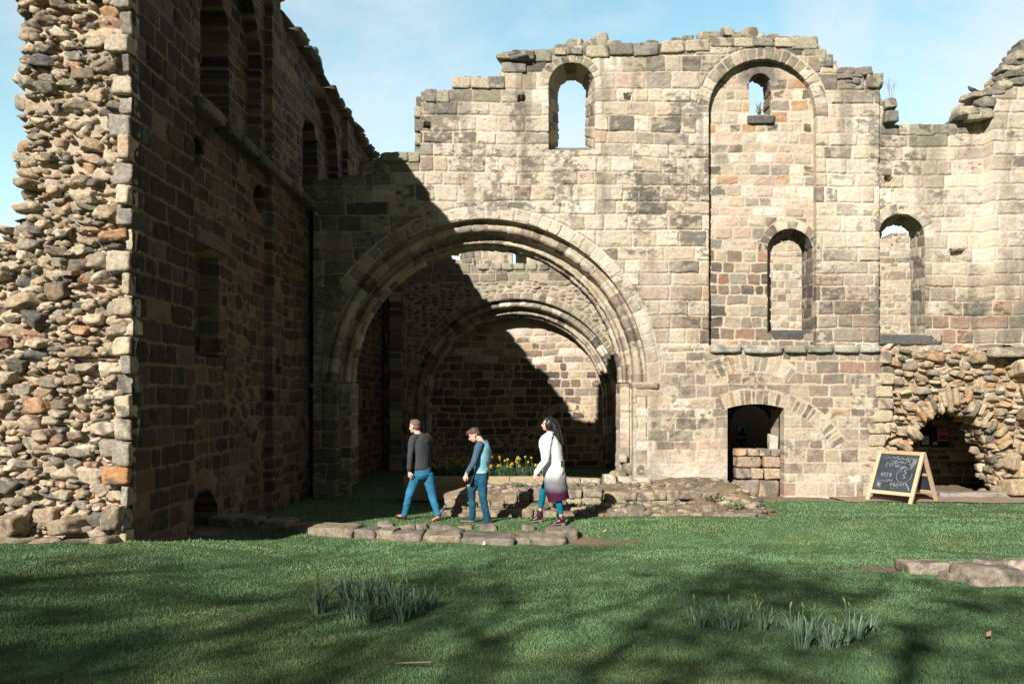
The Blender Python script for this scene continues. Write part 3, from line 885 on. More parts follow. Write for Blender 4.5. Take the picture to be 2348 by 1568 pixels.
# ---- broken rubble facing and the ragged arch on the right
def ell(u, v):
    a = np.hypot((u - 9.92) / 1.10, np.maximum(v, 0) / 2.02)
    return (a - 1) * 1.1
def rubble_bay():
    res = 0.022
    u = np.arange(8.0, 12.2, res); v = np.arange(-0.3, 3.55, res)
    U, V = np.meshgrid(u, v)
    uc = (U[:-1, :-1] + U[1:, 1:]) / 2; vc = (V[:-1, :-1] + V[1:, 1:]) / 2
    keep = ell(uc, vc) + 0.08 * vn(uc * 6, vc * 6, 3) > 0
    c = worley(U, V, 0.26, 0.15, 91)
    zz = lambda a, b: (wts(a.shape, cream=2.4, tan=2.6, grey=0.8, brown=0.6, orange=0.7, red=0.15, dark=0.2), np.ones(a.shape) * 0.5)
    h, col = surface(c, U, V, zz, 92, joint=0.012, jdepth=0.07, prof=0.04, rel=0.05, rough=0.02, mortar=(0.36, 0.275, 0.185), tilt=0.25)
    low = 0.12 * sm((2.6 - V) / 0.8) * sm((U - 8.2) / 0.5)
    P = np.stack([U, np.full_like(U, Y1 + 0.12), V], -1)
    b = Bag()
    panel(b, P, (0, -1, 0), h - low + 0.05 * fbm(U * 1.3, V * 1.3, 93, 3), col, keep, skirt=0.22, steps=3)
    rng = random.Random(94)
    pal = [((0.43, 0.34, 0.225), 4), ((0.37, 0.28, 0.18), 4), ((0.27, 0.225, 0.165), 2), ((0.40, 0.25, 0.135), 1.4), ((0.16, 0.135, 0.105), 0.9)]
    pts = []
    for _ in range(6000):
        x = rng.uniform(8.35, 12.1); z = rng.uniform(0.0, 3.38)
        if ell(np.array(x), np.array(z)) < 0.06: continue
        w = rng.uniform(0.14, 0.42); hh = w * rng.uniform(0.3, 0.6)
        if any(abs(x - a) < (w + c_) * 0.46 and abs(z - b_) < (hh + d_) * 0.46 for a, b_, c_, d_ in pts): continue
        pts.append((x, z, w, hh))
        if len(pts) > 210: break
    for x, z, w, hh in pts:
        put_rock(b, rng, (x, Y1 + 0.16 + rng.uniform(-0.04, 0.12) + 0.06 * (z < 2.4), z), (w, rng.uniform(0.25, 0.4), hh), (rng.uniform(-.2, .2), rng.uniform(-.22, .22), rng.uniform(-.4, .4)), 3, rcol(rng, pal), 0.45, 0.15, 8, 0.05)
    # thin stones set on edge round the arch
    for i in range(30):
        t = math.radians(14 + i * 5.3 + rng.uniform(-2, 2))
        r = rng.uniform(1.10, 1.28)
        x = 9.92 + 1.10 * math.cos(t) * r; z = 2.02 * math.sin(t) * (1 + (r - 1) * 0.65)
        put_rock(b, rng, (x, Y1 + 0.14 + rng.uniform(0, 0.12), z), (rng.uniform(0.3, 0.48), 0.4, rng.uniform(0.08, 0.15)), (0, -t + rng.uniform(-.12, .12), rng.uniform(-.2, .2)), 3, rcol(rng, pal), 0.5, 0.1, 6, 0.05)
    for i in range(150):
        t = math.radians(rng.uniform(-2, 182)); r = rng.uniform(1.02, 1.16)
        put_rock(b, rng, (9.92 + 1.10 * math.cos(t) * r, Y1 + rng.uniform(0.25, 0.95), max(0.02, 2.02 * math.sin(t) * (1 + (r - 1) * 0.6))), (rng.uniform(0.16, 0.36), rng.uniform(0.2, 0.4), rng.uniform(0.12, 0.26)), None, 3, rcol(rng, pal), 0.5, 0.15, 8, 0.05)
    # toothed edge of the dressed face
    for z, x, w, hh in ((3.22, 8.30, 0.3, 0.3), (2.72, 8.30, 0.5, 0.27), (2.42, 8.28, 0.42, 0.28), (2.14, 8.30, 0.38, 0.26), (1.86, 8.26, 0.5, 0.26), (1.58, 8.16, 0.6, 0.24), (1.30, 8.10, 0.4, 0.3), (1.0, 8.1, 0.4, 0.3)):
        put_rock(b, rng, (x, Y1 + 0.14, z), (w, 0.36, hh), (0, 0, 0), 4, (0.40, 0.33, 0.23), 0.93, 0.1, 2, 0.02, 26)
    for x, z, w, hh in ((11.55, 2.95, 0.7, 0.34), (11.75, 2.45, 0.6, 0.3), (11.7, 1.9, 0.6, 0.3), (11.5, 0.62, 0.55, 0.45), (11.35, 0.25, 0.7, 0.4), (11.15, 0.85, 0.3, 0.36), (11.6, 1.15, 0.5, 0.3)):
        put_rock(b, rng, (x, Y1 + 0.02, z), (w, 0.5, hh), None, 4, rcol(rng, pal), 0.75, 0.1, 6, 0.04)
    b.build('rubble_core', M_ROCK, WALL)
rubble_bay()

# ---- doorway: the low blocking wall and broken shaft
def blocking():
    b = Bag(); rng = random.Random(101)
    rows = [(-0.05, 0.42, 2), (0.40, 0.24, 3), (0.66, 0.26, 2), (0.92, 0.17, 4)]
    for z, hh, n in rows:
        ws = [rng.uniform(0.7, 1.2) for _ in range(n)]; t = sum(ws); x = 4.90 + 0.04 * (z > .3)
        for wv in ws:
            L = wv / t * (5.96 - x if False else 1.04)
            put_rock(b, rng, (x + L / 2, Y1 + 0.42, z + hh / 2), (L * 1.0, 0.4, hh * 1.02), (0, 0, 0), 4, rng.choice([(0.33, 0.24, 0.17), (0.40, 0.30, 0.21), (0.24, 0.20, 0.16), (0.42, 0.28, 0.17)]), 0.9, 0.15, 3, 0.03, 20)
            x += L
    b.build('door_blocking', M_ROCK, WALL)
    block('broken_shaft', (5.85, Y1 + 0.42, 1.20), (0.22, 0.22, 0.46), (0.46, 0.42, 0.35), M_ROCK, WALL, 7, box=0.75, dark=0.1)
blocking()

# ------------------------------------------------------------------ dark vaulted rooms behind the wall
VROOM = empty('undercroft', (8, 21, 0), 'dark vaulted undercroft seen through the doorway and the broken arch', 'room')
def undercroft():
    res = 0.04
    u = np.arange(4.2, 13.0, res); v = np.arange(-0.3, 2.9, res)
    U, V = np.meshgrid(u, v)
    c = ashlar(U, V, -0.4, 3.0, 0.2, 0.3, 0.4, 0.5, 111)
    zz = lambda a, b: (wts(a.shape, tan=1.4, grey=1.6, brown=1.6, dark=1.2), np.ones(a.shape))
    h, col = surface(c, U, V, zz, 112)
    uc = (U[:-1, :-1] + U[1:, 1:]) / 2; vc = (V[:-1, :-1] + V[1:, 1:]) / 2
    keep = arch_sd(6.3, 0.62, 1.45, -1)(uc, vc) > 0
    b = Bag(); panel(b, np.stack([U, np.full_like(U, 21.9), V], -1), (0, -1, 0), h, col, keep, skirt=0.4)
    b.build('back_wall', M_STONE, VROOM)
    b = Bag()
    def quadbox(x0, x1, y0, y1, z0, z1, c):
        V = np.array([(x, y, z) for x in (x0, x1) for y in (y0, y1) for z in (z0, z1)])
        b.add(V, np.array([(0, 1, 3, 2), (4, 6, 7, 5), (0, 4, 5, 1), (2, 3, 7, 6), (0, 2, 6, 4), (1, 5, 7, 3)]), c)
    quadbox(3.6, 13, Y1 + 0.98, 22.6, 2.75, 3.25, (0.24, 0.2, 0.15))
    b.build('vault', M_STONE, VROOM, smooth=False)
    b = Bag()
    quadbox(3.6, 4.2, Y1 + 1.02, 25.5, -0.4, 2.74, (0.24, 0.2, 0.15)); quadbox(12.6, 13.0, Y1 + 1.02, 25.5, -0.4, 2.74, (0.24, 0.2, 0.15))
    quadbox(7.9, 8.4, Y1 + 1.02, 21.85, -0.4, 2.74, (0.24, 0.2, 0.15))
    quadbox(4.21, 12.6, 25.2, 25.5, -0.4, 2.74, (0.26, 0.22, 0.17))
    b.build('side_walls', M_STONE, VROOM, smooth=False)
undercroft()

# ------------------------------------------------------------------ inner chapel: second arch and its blocked back
Y2 = 28.3
CHAP = empty('chapel_wall', (-0.2, Y2, -0.3), 'inner chapel wall with a smaller looking round arch behind the great arch', 'wall')
def chapel():
    res = 0.026
    u = np.arange(-5.0, 4.6, res); v = np.arange(-0.5, 7.6, res)
    U, V = np.meshgrid(u, v)
    C2, Z2, R2 = -0.22, 2.04, 3.72
    g2 = lambda a, b: np.where(b > Z2, np.hypot(a - C2, b - Z2) - R2, np.abs(a - C2) - R2)
    uc = (U[:-1, :-1] + U[1:, 1:]) / 2; vc = (V[:-1, :-1] + V[1:, 1:]) / 2
    tp = 6.93 + 0.03 * np.sin(uc * 9) - 0.05 * (np.floor(uc / 0.55) % 2) + 0.28 * (uc < -1.75) + 0.18 * (uc < -2.6) + 0.3 * (uc < -3.6)
    keep = (vc < tp) & (g2(uc, vc) > 0)
    U, V = snap(U, V, keep, [g2], res)
    c = worley(U, V, 0.30, 0.13, 121, 0.7)
    ca = ashlar(U, V, 6.0, 7.6, 0.33, 0.2, 0.5, 0.4, 122)
    m = V > 6.35 + 0.15 * vn(U * 0.8, V * 0, 9)
    cb = ashlar(U, V, -1, 7, 0.3, 0.2, 0.5, 0.4, 123)
    m2 = (np.abs(U - C2) > 3.9) & (V < 3.2)
    for k in ('d', 'id', 'uc', 'vc'):
        getattr(c, k)[m] = getattr(ca, k)[m]; getattr(c, k)[m2] = getattr(cb, k)[m2]
    ring(c, U, V, C2, Z2, R2 - 0.02, R2 + 0.26, -2, 182, 0.22, 1e6, 124)
    zz = lambda a, b: (wts(a.shape, cream=0.5, tan=1.7, grey=2.2, brown=1.0, dark=0.6, olive=1.6), np.ones(a.shape))
    h, col = surface(c, U, V, zz, 125, joint=0.008, jdepth=0.06, prof=0.035, rel=0.03, tilt=0.12, mortar=(0.36, 0.31, 0.22))
    b = Bag()
    panel(b, np.stack([U, np.full_like(U, Y2), V], -1), (0, -1, 0), h, col, keep, skirt=1.0, steps=4)
    rng = random.Random(126)
    for x in np.arange(-1.6, 4.5, 0.42):
        put_rock(b, rng, (x + 0.2, Y2 + 0.2, 6.90), (0.44, 0.5, 0.26), (0, 0, 0), 3, (0.27, 0.26, 0.18), 0.9, 0.2, 3, 0.03, 20)
    for x, z, w_, h_ in ((-2.0, 7.30, 0.5, 0.3), (-2.6, 7.5, 0.6, 0.3), (-3.3, 7.62, 0.5, 0.34), (-3.0, 7.85, 0.3, 0.2), (-3.9, 7.9, 0.6, 0.4)):
        put_rock(b, rng, (x, Y2 + 0.2, z), (w_, 0.5, h_), None, 3, (0.2, 0.19, 0.14), 0.7, 0.2)
    b.build('rubble_face', M_STONE, CHAP)
    zl = lambda a, b: (wts(a.shape, cream=0.6, tan=1.2, grey=2.4, white=1.2, dark=0.8), np.ones(a.shape) * 1.1)
    sweep('arch_moulding', C2, Z2, Y2, P_ARCH, -0.5, 180.5, [0.20, 0.50, 0.59], 401, zl, CHAP, res=0.04)
    for sd in (1, -1):
        sweep('arch_jamb', C2, Z2, Y2, P_ARCH, 0, 0, [0.20, 0.50, 0.59], 411 + sd, zl, CHAP, zfoot=-0.5, side=sd, res=0.05)
    # blocked back of the arch
    u = np.arange(-3.6, 3.2, res); v = np.arange(-0.5, 6.0, res)
    U, V = np.meshgrid(u, v)
    c = ashlar(U, V, -0.6, 6.1, 0.30, 0.22, 0.50, 0.45, 131, rad=0.06, warp=1.3)
    c2 = ashlar(U, V, -0.6, 2, 0.2, 0.4, 0.55, 0.5, 132)
    m = (V < 0.9 + 0.2 * vn(U, U * 0, 3)) & (U < 1.0)
    for k in ('d', 'id', 'uc', 'vc'): getattr(c, k)[m] = getattr(c2, k)[m]
    ring(c, U, V, 1.66, 0.85, 0.95, 1.22, -30, 200, 0.24, 1e6, 133)
    def z3(a, b):
        hi = sm((b - 3.1 + 0.3 * vn(a, b, 5)) / 1.0)[..., None]
        p = wts(a.shape, cream=1.2, tan=1.4, grey=1.2, brown=0.8, orange=0.6, pink=0.4, white=0.8)
        q = wts(a.shape, tan=0.5, grey=0.8, brown=1.5, dark=1.9, orange=0.35)
        rr = sm((a - 1.6) / 0.8)[..., None]
        q = q * (1 - rr) + wts(a.shape, tan=1.5, grey=1.2, brown=1.0, dark=0.5, orange=0.8) * rr
        return p * hi + q * (1 - hi), np.ones(a.shape) * 0.5
    h, col = surface(c, U, V, z3, 134, joint=0.020, prof=0.03, jdepth=0.022, mortar=(0.44, 0.345, 0.235), blend=0.08)
    # pale lime runs under the arch head
    t = sm((V - 4.35 + 0.35 * fbm(U * 5, V * 0.8, 135, 3)) / 0.6) * 0.7 * sm((U + 0.9) / 0.8)
    col = col * (1 - t[..., None]) + np.array((0.46, 0.40, 0.33)) * t[..., None]
    b = Bag(); panel(b, np.stack([U, np.full_like(U, Y2 + 1.15), V], -1), (0, -1, 0), h, col)
    b.build('blocked_back', M_STONE, CHAP)
    # respond pilaster at the left corner and the right side wall of the chapel
    def side(name, X, y0, y1, z1, nx, seed):
        yy = np.arange(y0, y1, 0.04); vv = np.arange(-0.5, z1, 0.04)
        A, B = np.meshgrid(yy, vv)
        c = ashlar(A, B, -0.6, z1, 0.3, 0.2, 0.5, 0.4, seed)
        h, col = surface(c, A, B, lambda a, b: (wts(a.shape, tan=1, grey=1.4, brown=1.4, dark=1.5), np.ones(a.shape)), seed + 1)
        b = Bag(); panel(b, np.stack([np.full_like(A, X), A, B], -1), (nx, 0, 0), h, col, skirt=0.4)
        b.build(name, M_STONE, CHAP)
    side('respond', -4.25, Y2 - 0.55, Y2 - 0.01, 6.9, 1, 141)
    side('side_wall', 4.3, Y1 + 1.05, Y2 - 0.02, 4.4, -1, 143)
chapel()

# ------------------------------------------------------------------ far masonry glimpsed through the openings
def far_piece(name, x0, x1, z0, z1, y, label, seed, cat='wall', thick=1.2, rough_top=0.15, parent_part='ashlar_face', res=0.03, rub=False, side=True):
    t = empty(name, ((x0 + x1) / 2, y, 0), label, cat)
    u = np.arange(x0, x1, res); v = np.arange(z0, z1 + 1.0, res)
    U, V = np.meshgrid(u, v)
    uc = (U[:-1, :-1] + U[1:, 1:]) / 2; vc = (V[:-1, :-1] + V[1:, 1:]) / 2
    keep = vc < z1 + rough_top * (hsh(np.floor(uc / 0.5), 3, seed) - 0.5) * 2 + (0.4 * (uc < 12) if rub else 0)
    c = ashlar(U, V, z0 - 0.5, z1 + 1, 0.27, 0.3, 0.45, 0.5, seed)
    if rub:
        c2 = worley(U, V, 0.34, 0.2, seed + 5); m = (vn(U * 0.5, V * 0.5, seed) > 0.1) & (U > 12)
        for k in ('d', 'id', 'uc', 'vc'): getattr(c, k)[m] = getattr(c2, k)[m]
    h, col = surface(c, U, V, lambda a, b: (wts(a.shape, cream=2, tan=2.4, grey=1.2, brown=0.5, olive=0.5), np.ones(a.shape) * 0.8), seed + 1, joint=0.014, prof=0.03, rel=0.02 if rub else 0.015, jdepth=0.05)
    b = Bag(); panel(b, np.stack([U, np.full_like(U, y), V], -1), (0, -1, 0), h, col, keep, skirt=thick, steps=3)
    b.build(parent_part, M_STONE, t)
    return t
far_piece('far_courtyard_wall', 7.4, 16.5, -0.3, 8.45, 30.2, 'pale sunlit courtyard wall seen through the lower windows', 151, rough_top=0.25, rub=True)
far_piece('far_tower', -4.2, -0.7, -0.3, 20.5, 55.0, 'pale square tower rising beyond the inner chapel wall', 161, cat='tower', thick=3.5, res=0.09)
far_piece('far_gable', -0.55, 1.3, -0.3, 18.9, 57.0, 'low pale masonry beside the far square tower', 165, cat='wall', thick=2, res=0.09)

# ------------------------------------------------------------------ the left wall
XL = -4.8
LWALL = empty('shaded_transept_wall', (XL, 10, 0.3), 'tall shaded transept wall on the left with a broken rubble end', 'wall')
def left_wall():
    res = 0.021
    u = np.arange(9.78, 28.4, res); v = np.arange(-0.6, 10.17, res)
    U, V = np.meshgrid(u, v)
    c = ashlar(U, V, -0.8, 10.4, 0.268, 0.12, 0.50, 0.38, 211, rad=0.04)
    m = (U > 11.66)
    c2 = ashlar(U, V, -0.8, 10.4, 0.25, 0.28, 0.40, 0.5, 213, rad=0.04, warp=1.5)
    for k in ('d', 'id', 'uc', 'vc'): getattr(c, k)[m] = getattr(c2, k)[m]
    m = (U > 12.4) & (U < 15.2) & (V > 0.9) & (V < 5.4) & (vn(U * 0.8, V * 0.8, 215) > 0.1)
    c3 = worley(U, V, 0.36, 0.24, 216)
    for k in ('d', 'id', 'uc', 'vc'): getattr(c, k)[m] = getattr(c3, k)[m]
    ring(c, U, V, 12.3, 0.35, 0.58, 0.86, -10, 190, 0.24, 2e6, 217)
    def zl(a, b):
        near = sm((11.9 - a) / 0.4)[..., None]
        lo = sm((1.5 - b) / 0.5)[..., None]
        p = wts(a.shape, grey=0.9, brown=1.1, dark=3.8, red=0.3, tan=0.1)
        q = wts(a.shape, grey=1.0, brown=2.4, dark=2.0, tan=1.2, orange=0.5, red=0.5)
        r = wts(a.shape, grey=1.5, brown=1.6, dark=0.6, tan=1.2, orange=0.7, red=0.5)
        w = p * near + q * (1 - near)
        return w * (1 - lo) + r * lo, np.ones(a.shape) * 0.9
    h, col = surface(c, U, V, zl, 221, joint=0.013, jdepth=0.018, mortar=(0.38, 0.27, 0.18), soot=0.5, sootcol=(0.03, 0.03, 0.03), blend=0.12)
    col = col * np.array((0.46, 0.43, 0.43))      # blackened gritstone, darkened further to paint in the wall's shade
    hb = np.zeros_like(U)
    pil = ((U > 15.25) & (U < 15.95)) | ((U > 21.8) & (U < 22.6))
    hb = np.where((U > 11.64) & ~pil, -0.13, hb)
    # blind arches over the string course
    for ca, hw, zs, rise in ((13.45, 1.5, 8.6, 1.15), (19.5, 1.7, 8.3, 1.45), (25.0, 1.6, 8.3, 1.4)):
        q = np.where(V > zs, np.hypot((U - ca) / hw, (V - zs) / rise), np.abs(U - ca) / hw)
        hb = np.where((q < 1) & (V > 6.95), -0.36, hb)
    for ca, hw, zs, zb in ((13.35, 0.60, 8.55, 7.2), (19.3, 0.66, 8.35, 7.1), (25.0, 0.6, 8.3, 7.1)):
        f = arch_sd(ca, hw, zs, zb)(U, V)
        hb = np.where(f < 0, -1.1, hb)
    q = (np.abs(U - 12.4) < 0.50) & (V > 2.97) & (V < 4.55)
    hb = np.where(q, -0.42, hb)
    hb = np.where((np.abs(U - 12.42) < 0.72) & (V > 4.6) & (V < 4.85), -0.06, hb)
    for ca, cz, r in ((12.0, 6.03, 0.24), (14.86, 6.0, 0.26), (15.6, 2.9, 0.16)):
        hb = np.where(np.hypot(U - ca, V - cz) + 0.03 * vn(U * 9, V * 9, 5) < r, -0.7, hb)
    q = np.hypot((U - 12.3) / 0.56, np.maximum(V - 0.38, 0) / 0.46)
    hb = np.where((q < 1) & (V > 0.1), -0.9, hb)
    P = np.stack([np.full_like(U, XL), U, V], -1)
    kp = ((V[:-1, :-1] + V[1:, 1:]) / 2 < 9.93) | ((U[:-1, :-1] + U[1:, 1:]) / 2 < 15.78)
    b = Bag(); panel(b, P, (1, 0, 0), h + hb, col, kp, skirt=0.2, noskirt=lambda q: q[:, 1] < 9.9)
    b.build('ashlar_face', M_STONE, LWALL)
    # string course and coping
    def run(name, y0, y1, z, hh, x0, x1, seed, pal, lens):
        rng = random.Random(seed); b = Bag(); y = y0
        while y < y1 - 0.05:
            L = min(rng.uniform(*lens), y1 - y)
            put_rock(b, rng, ((x0 + x1) / 2, y + L / 2, z + rng.uniform(-.012, .012)), (x1 - x0, L + 0.01, hh), (0, 0, 0), 3, rng.choice(pal), 0.95, 0.3, 2, 0.02, 26)
            y += L
        b.build(name, M_ROCK, LWALL)
    D = [(0.10, 0.095, 0.085), (0.14, 0.125, 0.105), (0.08, 0.08, 0.075)]
    run('string_course', 11.66, 28.2, 6.65, 0.20, XL - 0.3, XL + 0.12, 231, D, (0.6, 1.1))
    run('coping', 15.8, 27.6, 9.98, 0.16, -6.4, XL + 0.16, 233, D, (0.5, 0.9))
    run('coping', 9.9, 15.8, 10.18, 0.16, -6.4, XL + 0.16, 234, D, (0.5, 0.9))
    rng = random.Random(235); b = Bag()
    for y, z, s in ((18.25, 10.16, 0.32), (18.6, 10.12, 0.24)):
        put_rock(b, rng, (XL - 0.1, y, z), (0.4, s, s), None, 3, (0.25, 0.24, 0.18), 0.6)
    b.build('cap_stones', M_ROCK, LWALL)
    # lintel of the blocked door
    rng = random.Random(236); b = Bag()
    put_rock(b, rng, (XL - 0.12, 12.42, 4.72), (0.24, 1.5, 0.24), (0, 0, 0), 4, (0.13, 0.11, 0.09), 0.95, 0.1, 2, 0.02, 26)
    b.build('lintel', M_ROCK, LWALL)
    # back of the wall and its core
    res = 0.12
    u = np.arange(9.9, 28.4, res); v = np.arange(-0.6, 9.95, res)
    U, V = np.meshgrid(u, v)
    c = worley(U, V, 0.5, 0.3, 241)
    h, col = surface(c, U, V, lambda a, b: (wts(a.shape, tan=2, grey=2, brown=1), np.ones(a.shape)), 242, prof=0.08)
    b = Bag(); panel(b, np.stack([np.full_like(U, -6.2), U, V], -1), (-1, 0, 0), h, col, skirt=1.0, steps=2, flip=True)
    b.build('wall_core', M_STONE, LWALL)

def left_end():
    """broken end: rubble in pale mortar, facing the camera"""
    res = 0.022
    u = np.arange(-7.8, -4.835, res); v = np.arange(0.1, 10.2, res)
    U, V = np.meshgrid(u, v)
    uc = (U[:-1, :-1] + U[1:, 1:]) / 2; vc = (V[:-1, :-1] + V[1:, 1:]) / 2
    lft = np.interp(V[:, 0], [0, 3.8, 4.6, 10.2], [-7.7, -7.0, -6.16, -6.1])
    lfc = np.interp(vc, [0, 3.8, 4.6, 10.2], [-7.7, -7.0, -6.16, -6.1]) + 0.12 * fbm(vc * 1.5, vc * 0, 11, 3)
    keep = uc > lfc
    c = worley(U, V, 0.22, 0.12, 251)
    zz = lambda a, b: (wts(a.shape, cream=3.4, tan=2.4, grey=0.8, orange=0.5, brown=0.3), np.ones(a.shape) * 0.3)
    h, col = surface(c, U, V, zz, 252, joint=0.014, jdepth=0.05, prof=0.05, rel=0.04, rough=0.025, tilt=0.3, mortar=(0.43, 0.345, 0.245))
    fl = 0.30 * sm((1.6 - V) / 1.6)
    P = np.stack([U, np.full_like(U, 9.86), V], -1)
    b = Bag()
    base = h + 0.10 * fbm(U * 0.9, V * 0.7, 253, 4) + fl + 0.045 * fbm(U * 7, V * 9, 255, 4, 0.6)
    panel(b, P, (0, -1, 0), base, col, keep, skirt=1.6, steps=6)
    b.build('mortar_core', M_STONE, LWALL)
    rng = random.Random(254); b = Bag()
    pts = []
    def ok(x, z, w, hh):
        return not any(abs(x - a) < (w + c_) * 0.36 and abs(z - b_) < (hh + d_) * 0.38 for a, b_, c_, d_ in pts)
    for k in range(40000):
        x = rng.uniform(-7.3, -4.98); z = 0.3 + 9.5 * rng.random() ** 1.15
        if x < float(np.interp(z, [0, 3.8, 4.6, 10.2], [-7.7, -7.0, -6.18, -6.12])): continue
        big = sm(np.array((1.7 - z) / 1.0))
        w = (rng.uniform(0.17, 0.40) if k < 6000 else rng.uniform(0.07, 0.24)) * (1 + 0.35 * float(big))
        hh = w * rng.uniform(0.36, 0.72)
        if not ok(x, z, w, hh): continue
        pts.append((x, z, w, hh))
        if len(pts) > 900: break
    for x, z, w, hh in pts:
        f = 0.30 * float(sm(np.array((1.6 - z) / 1.6)))
        n = 0.10 * float(fbm(np.array(x * 0.9), np.array(z * 0.7), 253, 4))
        d = rng.uniform(0.22, 0.40)
        out = rng.uniform(-0.06, 0.10) * (1.0 if w > 0.18 else 0.4)
        big = w > 0.3
        put_rock(b, rng, (x, 9.86 - f - n - out + d * 0.34, z), (w, d, hh), (rng.uniform(-.3, .3), rng.uniform(-.22, .22), rng.uniform(-.5, .5)), 4 if w > 0.16 else 3, None, rng.uniform(0.05, 0.6), 0.3, rng.randint(8, 20), 0.05, 70)
    # small broken pieces and lumps of mortar between the stones
    for _ in range(900):
        x = rng.uniform(-7.3, -4.95); z = rng.uniform(0.4, 8.2)
        if x < float(np.interp(z, [0, 3.8, 4.6, 10.2], [-7.7, -7.0, -6.18, -6.12])): continue
        f = 0.30 * float(sm(np.array((1.6 - z) / 1.6))); n = 0.10 * float(fbm(np.array(x * 0.9), np.array(z * 0.7), 253, 4))
        w = rng.uniform(0.05, 0.15)
        put_rock(b, rng, (x, 9.845 - f - n, z), (w, 0.12, w * rng.uniform(0.4, 0.8)), (rng.uniform(-.5, .5), rng.uniform(-.4, .4), rng.uniform(-.6, .6)), 2, rng.choice([(0.44, 0.355, 0.25), (0.40, 0.32, 0.22), (0.36, 0.28, 0.19), (0.30, 0.24, 0.18)]), 0.1, 0.1, 10, 0.08, 40)
    # silhouette stones along the left edge
    for z in np.arange(4.4, 9.6, 0.27):
        put_rock(b, rng, (-6.12 + rng.uniform(-.10, .08), 9.95 + rng.uniform(-.1, .2), z), (rng.uniform(0.2, 0.42), 0.4, rng.uniform(0.12, 0.22)), None, 3, None, 0.5, 0.35)
    # dressed ends along the right corner, course by course
    z = 0.46; i = 0
    while z < 9.9:
        hh = rng.uniform(0.23, 0.31)
        w = 0.12 + 0.12 * (i % 2) + rng.uniform(-.03, .10)
        o = rng.uniform(-0.10, 0.09) + 0.22 * float(sm(np.array((1.6 - z) / 1.6)))
        if True:
            cc = (0.46, 0.24, 0.11) if 0.95 < z < 1.25 and i % 2 == 1 else rng.choice([(0.42, 0.36, 0.27), (0.38, 0.32, 0.23), (0.48, 0.40, 0.28), (0.28, 0.25, 0.21), (0.30, 0.27, 0.22), (0.42, 0.31, 0.22)])
            put_rock(b, rng, (XL - w / 2 + 0.005, 9.80 + 0.06 - o, z + hh / 2), (w, 0.26, hh * 0.97), (rng.uniform(-.03, .03), rng.uniform(-.03, .03), rng.uniform(-.05, .05)), 4, cc, 0.75, 0.25, 7, 0.05, 26)
        z += hh; i += 1
    # footing boulders
    for x, z, w, hh, y in ((-5.0, 0.50, 0.36, 0.34, 9.58), (-5.36, 0.48, 0.36, 0.28, 9.5), (-5.72, 0.47, 0.40, 0.30, 9.5), (-6.1, 0.48, 0.44, 0.36, 9.48), (-6.55, 0.50, 0.42, 0.36, 9.48), (-6.95, 0.50, 0.42, 0.36, 9.48), (-4.97, 0.84, 0.30, 0.30, 9.70), (-5.45, 0.76, 0.34, 0.22, 9.66), (-6.15, 0.80, 0.34, 0.24, 9.66), (-6.7, 0.85, 0.36, 0.28, 9.62)):
        put_rock(b, rng, (x, y, z), (w, 0.5, hh), None, 4, rng.choice([(0.36, 0.29, 0.20), (0.32, 0.26, 0.18), (0.30, 0.235, 0.165)]), 0.35, 0.15, 12, 0.06)
    b.build('rubble_end', M_ROCK, LWALL)
left_wall()
left_end()
# ------------------------------------------------------------------ people
def gpt(x, y):
    """the point of the ground seen at picture pixel (x, y)"""
    lo, hi = 1.5, 60.0
    for _ in range(50):
        Y = (lo + hi) / 2
        s = FPX / Y
        z = float(ground((x - PX) / s, Y))
        if PY + (EYE - z) * s > y: lo = Y
        else: hi = Y
    s = FPX / Y
    return Vector(((x - PX) / s, Y, float(ground((x - PX) / s, Y))))

